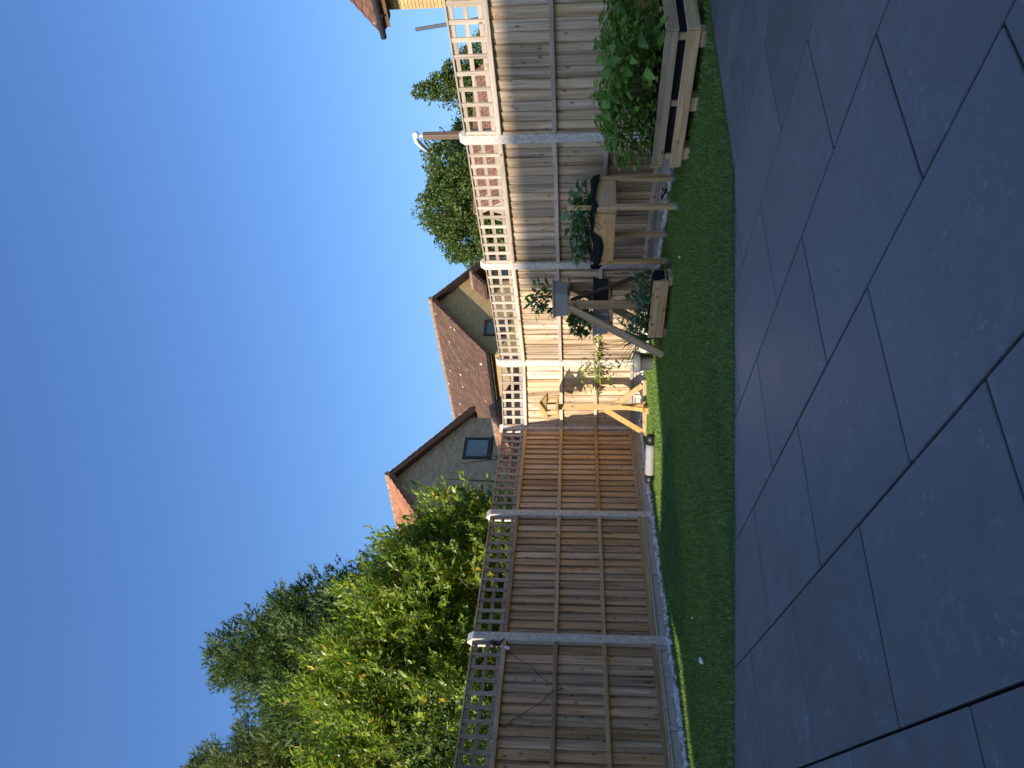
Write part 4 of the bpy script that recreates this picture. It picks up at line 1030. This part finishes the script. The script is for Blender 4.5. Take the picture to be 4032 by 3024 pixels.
wr = MB(); wr.tube([onp(LP0 - .16, 1.545), onp(LP0 - .24, 1.46), onp(LP0 - .31, 1.33), onp(LP0 - .45, 1.22), onp(LP0 - .52, 1.125), onp(LP0 - .56, 1.02), onp(LP0 - .60, 1.06, -.05), onp(LP0 - .62, 1.12, -.055), onp(LP0 - .72, 1.22), onp(LP0 - .83, 1.36), onp(LP0 - .94, 1.50)], .0028, 6)
tag(wr.build('wire', M_['wire'], None, Mw), 'thin dark wire looping down across the boards of the left panel', 'wire')

# ------------------------------------------------------------------ pallet planter, near right
MPl = frame((2.40, 5.36, 0), az(-33))     # origin: near front corner, local x runs along the front towards the back left
# frame(): local y = Z x d points left/away from the fence, so the body of the box lies at -y
pl = thing('pallet_planter', 'low planter made of pallet planks and blocks full of bright leafy plants', 'planter', MPl)
LPL, DPL = 1.17, 0.56
def plank(par, a, b, w_, t_, mat, name, up=(0, 0, 1)):
    a = Vector(a); b = Vector(b); d = b - a; L = d.length; d.normalize()
    side = d.cross(Vector(up)).normalized(); u2 = side.cross(d)
    Mx = Matrix((d, -side, u2)).transposed().to_4x4()
    return MB().cbox((0, 0, 0), (L, w_, t_), .003).build(name, mat, par, T(*((a + b) / 2)) @ Mx)
for z, t_ in ((.112, .092), (.258, .092)):
    plank(pl, (0.004, 0, z), (LPL, 0, z + .002), .018, t_, M_['pallet'], 'plank')
    plank(pl, (0.004, -DPL, z), (LPL, -DPL, z), .018, t_, M_['pallet'], 'plank')
    plank(pl, (0.0 - .008, .012, z), (-.008, -DPL - .01, z + .004), .018, t_, M_['pallet'], 'plank')
    plank(pl, (LPL + .012, .012, z - .004), (LPL + .012, -DPL, z), .018, t_ - .006, M_['pallet'], 'plank')
for xx in (.09, .62, 1.08):
    for yy in (-.06, -DPL + .06):
        MB().cbox((0, 0, 0), (.115, .095, .072), .004).build('block', M_['pallet'], pl, T(xx, yy, .034))
for xx in (.06, .60, 1.10):
    plank(pl, (xx, -.022, .05), (xx, -.022, .30), .022, .05, M_['pallet'], 'upright', (1, 0, 0))
MB().box((LPL / 2, -DPL / 2, .185), (LPL - .05, DPL - .075, .235)).build('liner', M_['liner'], pl)
MB().box((LPL / 2, -DPL / 2, .300), (LPL - .07, DPL - .09, .012)).build('soil', M_['soil'], pl)

def leaf_cloud(root, meshes, n, pos_fn, name='leaf'):
    for k in range(n):
        p, d, nr, s = pos_fn(k); obj(name, meshes[k % len(meshes)], root, orient(p, d, nr, s))
cm = [leaf_mesh('leaf', M_['chard'], 1.0, wdt, 10, .14, bn, fo, 'ovate', .25) for wdt, bn, fo in ((.72, .35, .35), (.62, .2, .25), (.8, .5, .3))]
chard = thing('leafy_plants', 'dense bright green serrated leafy plants filling the pallet planter', 'plants', MPl @ T(0, 0, .30))
def chard_pos(k):
    while True:
        x = rnd.uniform(-.02, LPL + .02); y = -rnd.uniform(-.02, DPL + .02)
        ex = (x - LPL / 2) / (LPL / 2 + .12); ey = (y + DPL / 2) / (DPL / 2 + .12)
        rr = ex * ex * .55 + ey * ey * .55
        if rr < 1: break
    top = .47 * (1 - rr * .45) + .03 * math.sin(x * 9) + .02 * math.sin(x * 17 + y * 11)
    z = top * (1 - abs(rnd.gauss(0, .22)) - (rnd.uniform(.2, .8) if rnd.random() < .45 else 0)); z = max(.03, z)
    out_ = Vector((ex * 1.0, ey * 1.3, 0)) + Vector((rnd.gauss(0, .6), rnd.gauss(0, .6), 0))
    d = out_ + Vector((0, 0, rnd.uniform(-.35, .5)))
    return (x, y, z), d, Vector((rnd.gauss(0, .25) + ex * .4, rnd.gauss(0, .25) + ey * .6, 1)), rnd.uniform(.065, .11)
leaf_cloud(chard, cm, 300, chard_pos)
mm = [chard_pos(k) for k in range(1800)]
tag(obj('inner_foliage', instmesh('inner_foliage', LEAF4_V, LEAF4_F, np.array([p for p, d, n_, s_ in mm]) * np.array([1, 1, .88]), np.array([tuple(d) for p, d, n_, s_ in mm]), np.array([tuple(n_) for p, d, n_, s_ in mm]), np.array([s_ * .7 for p, d, n_, s_ in mm]), M_['chard'], np.full(1800, 1.5)), chard), kind='stuff')
for k in range(26):
    x, y = rnd.uniform(.1, LPL - .1), -rnd.uniform(.08, DPL - .08)
    MB().tube([(x, y, 0), (x + rnd.uniform(-.04, .04), y + rnd.uniform(-.04, .04), .2), (x + rnd.uniform(-.08, .08), y + rnd.uniform(-.08, .08), .38)], [.006, .005, .003], 5).build('stem', M_['stemg'], chard)

# ------------------------------------------------------------------ raised planter on legs
MRp = frame((1.545, 6.86, 0), az(-31))     # near corner; local x towards the back left, body at -y
rp = thing('raised_planter', 'raised wooden planter on tall square legs with black liner flaps', 'planter', MRp)
LR, DR = .735, .34
for x, y in ((0, 0), (LR, 0), (0, -DR), (LR, -DR)):
    lg = MB().cbox((0, 0, 0), (.044, .044, .722), .003).build('leg', M_['pinez'], rp, T(x, y, .401))
    MB().cbox((0, 0, 0), (.05, .05, .042), .004).build('foot_cap', M_['capgrey'], lg, T(0, 0, -.368))
plank(rp, (.024, .0, .655), (LR - .024, .0, .655), .02, .205, M_['pine'], 'front_board')
plank(rp, (.024, -DR, .655), (LR - .024, -DR, .655), .02, .205, M_['pine'], 'back_board')
plank(rp, (0, -.024, .655), (0, -DR + .024, .655), .02, .205, M_['pine'], 'end_board')
plank(rp, (LR, -.024, .655), (LR, -DR + .024, .655), .02, .205, M_['pine'], 'end_board')
MB().box((LR / 2, -DR / 2, .567), (LR - .05, DR - .03, .02)).build('base_board', M_['pine'], rp)
MB().box((LR / 2, -DR / 2, .655), (LR - .035, DR - .035, .15)).build('liner', M_['liner'], rp)
MB().box((LR / 2, -DR / 2, .736), (LR - .05, DR - .05, .012)).build('soil', M_['soil'], rp)
def flap(par, pts_top, drops, outs, name='liner_flap'):
    """cloth flap hanging over an edge: top line points, hanging lengths and outward offsets"""
    vs = []; fs = []; n_ = len(pts_top); rows = 5
    for r_ in range(rows):
        t = r_ / (rows - 1)
        for i, (p, dr, ou) in enumerate(zip(pts_top, drops, outs)):
            p = Vector(p); o_ = Vector(ou)
            vs.append(p + Vector((0, 0, .012 * math.sin(t * 3.1) - dr * t)) + o_ * (math.sin(t * math.pi * .5) ** .6) + Vector((0, .004 * math.sin(i * 2.3 + t * 5), 0)))
    for r_ in range(rows - 1):
        for i in range(n_ - 1): fs.append((r_ * n_ + i, r_ * n_ + i + 1, (r_ + 1) * n_ + i + 1, (r_ + 1) * n_ + i))
    o = MB().add(vs, fs).build(name, M_['liner'], par, None, True)
    sm_ = o.modifiers.new('thick', 'SOLIDIFY'); sm_.thickness = .003
    return o
flap(rp, [(.30, .0, .762), (.40, .0, .765), (.50, .0, .764), (.60, .0, .766), (.70, .0, .768), (.785, .0, .770)], [.02, .085, .11, .105, .09, .05], [(0, .016, 0), (-.03, .028, 0), (-.01, .03, 0), (0, .03, 0), (.01, .03, 0), (.03, .03, 0)])
flap(rp, [(LR + .0, .03, .768), (LR + .02, -.04, .77), (LR + .0, -.12, .768), (LR, -.22, .766)], [.085, .12, .06, .03], [(.05, .02, 0), (.075, 0, 0), (.05, 0, 0), (.03, 0, 0)])
flap(rp, [(.30, .0, .764), (.2, .0, .772), (.1, .0, .768), (.0, .005, .775)], [.015, .03, .028, .05], [(0, .014, 0), (0, .02, 0), (0, .018, 0), (-.02, .022, 0)])
flap(rp, [(.0, .02, .77), (-.01, -.08, .775), (-.01, -.2, .772), (0, -.33, .775)], [.06, .035, .05, .085], [(-.03, .015, 0), (-.03, 0, 0), (-.035, 0, 0), (-.045, -.02, 0)])
MB().tube([(.06, .014, .745), (.058, .018, .66), (.062, .02, .56), (.055, .025, .535)], .0028, 5).build('twine', M_['twine'], rp)
MB().tube([(.17, .014, .755), (.2, .016, .70), (.25, .018, .675), (.27, .016, .70), (.2, .016, .75)], .0024, 5).build('twine', M_['twine'], rp)
for x, dx in ((.035, .006), (-.005, -.012)):
    st = MB().tube([(x, -.01, .70), (x - dx, -.02, .985)], .0125, 10)
    o = st.build('wooden_stake', M_['pinez'], None, MRp, True)
    tag(o, 'round wooden stake in the raised planter, ' + ('nearer the middle of the box' if dx > 0 else 'nearest the front corner'), 'stake', 'stakes in the raised planter')
km = [leaf_mesh('leaf', M_['kale'], 1.0, wdt, 7, 0, bn, fo, 'ovate', .3) for wdt, bn, fo in ((.5, .25, .25), (.42, .4, .3), (.58, .5, .2))]
kale = thing('leafy_seedlings', 'grey green broad leaved plants crowded in the raised planter', 'plants', MRp @ T(0, 0, .74))
def kale_pos(k):
    x = rnd.uniform(.02, LR + .0); y = -rnd.uniform(.0, DR)
    ex = (x - LR / 2) / (LR / 2); ey = (y + DR / 2) / (DR / 2)
    z = rnd.uniform(.02, .23) * (1 - .3 * ex * ex) * (1.0 if x > .08 else .85)
    d = Vector((ex * .5 + rnd.gauss(0, .7), ey * .9 + rnd.gauss(0, .6), rnd.uniform(-.15, .9)))
    return (x, y, z), d, Vector((rnd.gauss(0, .4), rnd.gauss(0, .4) , 1)), rnd.uniform(.07, .13)
leaf_cloud(kale, km, 290, kale_pos)
for k in range(24):
    x, y = rnd.uniform(.05, LR - .05), -rnd.uniform(.04, DR - .04)
    MB().tube([(x, y, 0), (x + rnd.uniform(-.03, .03), y + rnd.uniform(-.03, .03), rnd.uniform(.12, .22))], [.004, .002], 5).build('stem', M_['stemg'], kale)
# small weed growing out of the pebbles behind the legs
weed = thing('weed', 'small dark green weed growing in the pebbles under the raised planter', 'plant', T(1.80, 7.42, .01))
wm = leaf_mesh('leaf', M_['pepper'], 1, .5, 6, 0, .4, .2, 'ovate', .2)
for k in range(22):
    a_ = rnd.uniform(0, 6.28); rr = rnd.uniform(.0, .10)
    obj('leaf', wm, weed, orient((rr * math.cos(a_) * .8, -rr * math.sin(a_) * .8, rnd.uniform(.01, .09)), (math.cos(a_), math.sin(a_), rnd.uniform(-.1, .8)), (0, 0, 1), rnd.uniform(.05, .09)))

# ------------------------------------------------------------------ low trough planter under the stand
MLp = frame((.945, 7.235, 0), az(-41))
lt = thing('trough_planter', 'low wooden trough planter with knotty front plank below the plant stand', 'planter', MLp)
LT, DT = .735, .16
plank(lt, (0, 0, .128), (LT, 0, .128), .02, .145, M_['pallet'], 'front_plank')
plank(lt, (0, -DT, .128), (LT, -DT, .128), .02, .145, M_['pallet'], 'back_plank')
plank(lt, (.004, -.012, .10), (.004, -DT + .012, .10), .018, .05, M_['pallet'], 'end_plank')
plank(lt, (LT - .004, -.012, .12), (LT - .004, -DT + .012, .12), .018, .12, M_['pallet'], 'end_plank')
for xx in (.03, LT - .05):
    for yy in (-.045, -DT + .045): MB().cbox((0, 0, 0), (.10, .062, .062), .004).build('block', M_['pallet'], lt, T(xx, yy, .028))
MB().cbox((LT / 2, -DT / 2, .138), (LT + .03, DT - .03, .10), .012).build('liner', M_['liner'], lt)
MB().box((LT / 2, -DT / 2, .192), (LT - .03, DT - .05, .012)).build('soil', M_['soil'], lt)
pmn = [leaf_mesh('leaf', M_['kale'], 1.0, wdt, 5, 0, bn, .25, 'lance', .2) for wdt, bn in ((.36, .3), (.30, .15), (.42, .45))]
tp = thing('herb_row', 'row of grey green narrow leaved plants in the low trough', 'plants', MLp @ T(0, 0, .19))
def row_pos(k):
    x = rnd.uniform(0.0, LT - .02); y = -rnd.uniform(.0, DT)
    z = rnd.uniform(.0, .15) + .02 * math.sin(x * 20)
    a_ = rnd.uniform(0, 6.28); return (x, y, z), (math.cos(a_), math.sin(a_), rnd.uniform(-.2, 1.0)), (rnd.gauss(0, .4), rnd.gauss(0, .4), 1), rnd.uniform(.06, .10)
leaf_cloud(tp, pmn, 280, row_pos)

# ------------------------------------------------------------------ stepped plant stand with troughs
Vx = Vector((.775, 7.66, 0)); Fx = Vector((.315, 8.10, 0)); dS = (Fx - Vx).normalized()     # near side frame
MS = frame(Vx, dS)          # local x to the back left; body at -y (towards the fence)
ps = thing('plant_stand', 'wooden A-frame plant stand carrying three trough pots', 'plant stand', MS)
LF = (Fx - Vx).length; DS = .30; ZT = .985
for y, wm_ in ((0, 'standw'), (-DS, 'standw')):
    # upright
    MB().cbox((0, 0, 0), (.024, .088, ZT - .02), .003).build('upright', M_[wm_], ps, T(.0, y, (ZT - .02) / 2) @ Matrix.Rotation(R(-62), 4, 'Z'))
    # raking leg
    a_ = Vector((.012, y - (.03 if y else -.03), ZT - .02)); b_ = Vector((LF, y - (.03 if y else -.03), .012)); d_ = (b_ - a_).normalized(); sd2 = Vector((0, 1, 0)); u2 = sd2.cross(d_)
    Mx = Matrix((u2, sd2, d_)).transposed().to_4x4()
    MB().cbox((0, 0, 0), (.085, .022, (b_ - a_).length), .003).build('raking_leg', M_[wm_], ps, T(*((a_ + b_) / 2)) @ Mx)
# brace crossing from the top towards the far foot
MB().beam((-.02, -.05, ZT - .03), (-.16, -DS - .02, .16), .03, .03).build('brace', M_['darkw'], ps)
plank(ps, (-.06, -.01, ZT - .012), (-.06, -DS - .01, ZT - .012), .09, .022, M_['standw'], 'top_shelf')
plank(ps, (.05, .02, ZT - .012), (.05, -DS - .03, ZT - .012), .09, .022, M_['standw'], 'top_shelf')
for xx in (-.02, .10, .22): plank(ps, (xx, .0, .572), (xx, -DS - .04, .572), .09, .02, M_['standw'], 'middle_shelf')
plank(ps, (-.07, -.012, .553), (.30, -.012, .553), .02, .03, M_['standw'], 'shelf_bearer'); plank(ps, (-.07, -DS + .012, .553), (.30, -DS + .012, .553), .02, .03, M_['standw'], 'shelf_bearer')

def trough(name, lab, M, L, Dp, H_, mat):
    o = thing(name, lab, 'plant pot', M, 'trough pots on the stand')
    tp_, bt = (L / 2, Dp / 2), (L / 2 * .86, Dp / 2 * .82); th = .006
    def ring(a, b, z): return [(-a, -b, z), (a, -b, z), (a, b, z), (-a, b, z)]
    vs = ring(*bt, 0) + ring(tp_[0] - .012, tp_[1] - .012, H_ - .022) + ring(*tp_, H_ - .022) + ring(*tp_, H_) + ring(tp_[0] - th * 2, tp_[1] - th * 2, H_) + ring(tp_[0] - th * 2 - .006, tp_[1] - th * 2 - .006, H_ - .03)
    fs = [(3, 2, 1, 0)]
    for r_ in range(5):
        for k in range(4): fs.append((r_ * 4 + k, r_ * 4 + (k + 1) % 4, r_ * 4 + 4 + (k + 1) % 4, r_ * 4 + 4 + k))
    b_ = MB().add(vs, fs).build('pot_body', mat, o)
    bv = b_.modifiers.new('b', 'BEVEL'); bv.width = .004; bv.segments = 2; bv.limit_method = 'ANGLE'
    MB().box((0, 0, H_ - .026), (L - .04, Dp - .04, .01)).build('soil', M_['soil'], o)
    return o
dT = az(-31)
MT1 = frame((.845, 7.76, ZT + .0005), dT); trough('trough_pot', 'taupe trough pot at the very top of the stand', MT1, .40, .19, .152, M_['taupe'])
MT2 = frame((.665, 7.965, .5825), dT); trough('trough_pot', 'taupe trough pot on the middle shelf behind the raking leg', MT2, .40, .17, .152, M_['taupe'])
MT3 = frame((.93, 7.92, .5825), dT); trough('trough_pot', 'dark slate trough pot on the middle shelf', MT3, .30, .16, .152, M_['slate'])
def tuft(name, lab, M, L, Dp, h, mat, n, size, shape, wdt, seed, lean=0.6, stems=True, name2='leaf', spread=1.0):
    o = thing(name, lab, 'plant', M); rr = random.Random(seed)
    ms = [leaf_mesh('leaf', mat, 1, wdt * k, 5, 0, b_, .22, shape, .15) for k, b_ in ((1, .25), (.8, .1), (1.15, .4))]
    for k in range(n):
        x, y = rr.uniform(-L / 2, L / 2) * spread, rr.uniform(-Dp / 2, Dp / 2) * spread; z = h * rr.uniform(.05, 1) ** .8
        z *= 1 - .4 * (2 * x / L) ** 2 * .8
        a_ = rr.uniform(0, 6.28); d = (math.cos(a_) * lean + x / L, math.sin(a_) * lean + y / Dp * .5, rr.uniform(-.2, 1.0))
        obj('leaf', ms[k % 3], o, orient((x, y, z), d, (rr.gauss(0, .4), rr.gauss(0, .4), 1), rr.uniform(.7, 1.3) * size))
    if stems:
        for k in range(max(4, n // 10)):
            x, y = rr.uniform(-L / 2, L / 2) * .8, rr.uniform(-Dp / 2, Dp / 2) * .7
            MB().tube([(x * .6, y * .6, 0), (x, y, h * rr.uniform(.5, 1))], [.004, .002], 5).build('stem', M_['stemg'], o)
    return o
tuft('pepper_plant', 'dark glossy pointed leaved plants in the top trough pot', MT1 @ T(0, 0, .13), .38, .15, .25, M_['pepper'], 130, .085, 'lance', .34, 1)
tuft('herb_plant', 'soft green mounded herb in the taupe pot on the middle shelf', MT2 @ T(0, 0, .13), .42, .17, .27, M_['herb'], 290, .06, 'ovate', .65, 2)
tuft('seedling', 'small sparse seedlings in the dark slate pot', MT3 @ T(0, 0, .13), .22, .1, .06, M_['herb'], 16, .04, 'lance', .3, 3)
tuft('shrubby_plant', 'loose leafy plant standing behind the low trough under the stand', T(.72, 8.16, .0), .46, .3, .46, M_['pepper'], 240, .062, 'lance', .4, 4)
tuft('shrubby_plant', 'small dark leafy plant beneath the slate pot', T(1.02, 7.98, .0), .2, .16, .42, M_['pepper'], 60, .04, 'lance', .36, 6)
# strappy plant left of the stand
stp = thing('strappy_plant', 'clump of long arching strap leaves behind the stand leg', 'plant', T(.50, 8.42, .02))
for k in range(30):
    a_ = rnd.uniform(0, 6.28); ln = rnd.uniform(.35, .66); tl_ = rnd.uniform(.18, .55); dx, dy = math.cos(a_) * tl_ - .12, math.sin(a_) * tl_ * .5 - .06
    vs = []; fs = []; wv = rnd.uniform(.007, .012)
    for i in range(6):
        t = i / 5; p = Vector((dx * t * t * ln * 1.6, dy * t * t * ln * 1.6, ln * (t - .22 * t ** 3)))
        pe = Vector((-math.sin(a_), math.cos(a_), 0)) * wv * (1 - t ** 3 * .95); vs += [p - pe, p + Vector((0, 0, -.003)), p + pe]
    for i in range(5): a2 = 3 * i; fs += [(a2, a2 + 1, a2 + 4, a2 + 3), (a2 + 1, a2 + 2, a2 + 5, a2 + 4)]
    MB().add(vs, fs).build('leaf', M_['strap'], stp, None, True)

# ------------------------------------------------------------------ round pot with a thin bush, and a vine on the fence rail
MRP = T(.255, 9.04, .018)
rpot = thing('round_pot', 'round grey plastic pot with a thick rim on the lawn by the sunny fence', 'plant pot', MRP)
MB().lathe([(.082, 0), (.088, .004), (.108, .152), (.119, .154), (.122, .16), (.124, .224), (.121, .228), (.112, .228), (.108, .19)], 36, cap1=False).build('pot_body', M_['potgrey'], rpot, None, True)
MB().lathe([(.001, .200), (.109, .200)], 24, cap0=False, cap1=False).build('soil', M_['soil'], rpot)
tuft('potted_shrub', 'sparse lime green twigs growing in the round grey pot', MRP @ T(0, 0, .2), .16, .16, .16, M_['vine'], 34, .045, 'lance', .3, 8)
dR = (P[5] - P[4]).normalized(); nR = Vector((-dR.y, dR.x, 0))    # nR points away from the garden
vine = thing('climbing_plant', 'lime green leafy climber trained along the middle fence rail in the sun', 'plant', frame(P[4], dR))
vm = [leaf_mesh('leaf', M_['vine'], 1, wd_, 6, 0, b_, .25, 'lance', .15) for wd_, b_ in ((.36, .5), (.30, .25), (.42, .7))]
main = [(.62, -.14, .20), (.52, -.12, .46), (.42, -.10, .62), (.20, -.12, .67), (-.06, -.20, .64), (-.34, -.34, .63)]
MB().tube(main, [.006, .006, .005, .004, .003, .002], 6).build('stem', M_['twig'], vine)
MB().tube([(.42, -.10, .62), (.66, -.09, .70), (.92, -.08, .68)], [.005, .004, .002], 6).build('stem', M_['twig'], vine)
for tpv in ((.1, -.22, .98), (-.1, -.24, .92), (.22, -.16, .92), (-.02, -.26, .40), (-.22, -.3, .85), (.1, -.2, .42), (.3, -.16, .84)):
    b0 = Vector(main[3]).lerp(Vector(main[4]), rnd.random()); MB().tube([b0, b0.lerp(Vector(tpv), .5) + Vector((.03, -.02, .02)), tpv], [.003, .0025, .0015], 5).build('stem', M_['stemg'], vine)
def seg_pt():
    q = rnd.random()
    if q < .3:
        i = rnd.randrange(2, 5); return Vector(main[i]).lerp(Vector(main[i + 1]), rnd.random())
    if q < .55: return Vector((.42, -.10, .62)).lerp(Vector((.95, -.08, .68)), rnd.random()) + Vector((0, 0, rnd.uniform(-.03, .05)))
    return Vector((rnd.gauss(-.02, .17), -.22 + rnd.gauss(0, .06), .68 + rnd.gauss(0, .14)))
for k in range(170):
    p = seg_pt(); a_ = rnd.uniform(0, 6.28)
    obj('leaf', vm[k % 3], vine, orient(p, (math.cos(a_), math.sin(a_) - .2, rnd.uniform(-.7, .5)), (rnd.gauss(0, .4), rnd.gauss(-.3, .4), 1), rnd.uniform(.05, .095)))

# ------------------------------------------------------------------ bird table
MBt = frame((-.29, 9.93, .012), az(88))
bt = thing('bird_table', 'golden wooden bird table with a small roof on a braced post, in the sun', 'bird table', MBt)
MB().cbox((0, 0, 0), (.075, .075, 1.10), .004).build('post', M_['birdz'], bt, T(0, 0, .555))
plank(bt, (-.36, .04, .026), (.34, -.05, .026), .07, .05, M_['birdx'], 'foot')
plank(bt, (.05, .34, .026), (-.05, -.36, .026), .07, .052, M_['birdx'], 'foot')
for a_, b_ in (((-.03, .0, .53), (-.31, .03, .06)), ((.03, 0, .40), (.27, -.03, .06)), ((0, -.035, .31), (-.035, -.31, .055)), ((0, .035, .36), (.03, .29, .06))):
    MB().beam(a_, b_, .045, .065).build('brace', M_['birdx'], bt)
plank(bt, (-.30, .16, .155), (-.42, .20, .155), .03, .02, M_['birdx'], 'peg')
MH2 = T(0, 0, 1.105) @ Matrix.Rotation(R(-68), 4, 'Z') @ Matrix.Scale(.9, 4) @ T(0, 0, -1.105)
MB().cbox((0, 0, 0), (.25, .25, .034), .004).build('tray', M_['birdx'], bt, MH2 @ T(0, 0, 1.125))
for x in (-.10, .10):
    for y in (-.095, .095): MB().cbox((0, 0, 0), (.022, .022, .135), .002).build('pillar', M_['birdz'], bt, MH2 @ T(x, y, 1.209))
for s in (-1, 1):
    MB().beam((0, s * .004, 1.378), (0, s * .165, 1.262), .30, .012).build('roof_board', M_['birdx'], bt, MH2)
for x in (-.118, .118):
    MB().add([(x - .007, -.132, 1.276), (x + .007, -.132, 1.276), (x + .007, .132, 1.276), (x - .007, .132, 1.276), (x - .007, 0, 1.366), (x + .007, 0, 1.366)], [(3, 2, 1, 0), (0, 1, 5, 4), (2, 3, 4, 5), (0, 4, 3), (1, 2, 5)]).build('gable', M_['birdx'], bt, MH2)

# ------------------------------------------------------------------ white roll with black ends lying on the lawn
rl = thing('bolster_roll', 'white cylindrical roll with black ends lying on the lawn beside the bird table', 'roll', frame((-.85, 8.93, .066), Vector((-.585, .20, 0))))
Mx = Matrix.Rotation(R(90), 4, 'Y')
MB().lathe([(.051, -.20), (.052, -.1), (.0515, .1), (.052, .20)], 24).build('sleeve', M_['rollw'], rl, Mx, True)
for s in (-1, 1):
    MB().lathe([(.0535, .185), (.054, .25), (.05, .285), (.034, .298), (.001, .300)], 24, cap0=True, cap1=False).build('end_cap', M_['black'], rl, Matrix.Rotation(R(90 * s), 4, 'Y'), True)
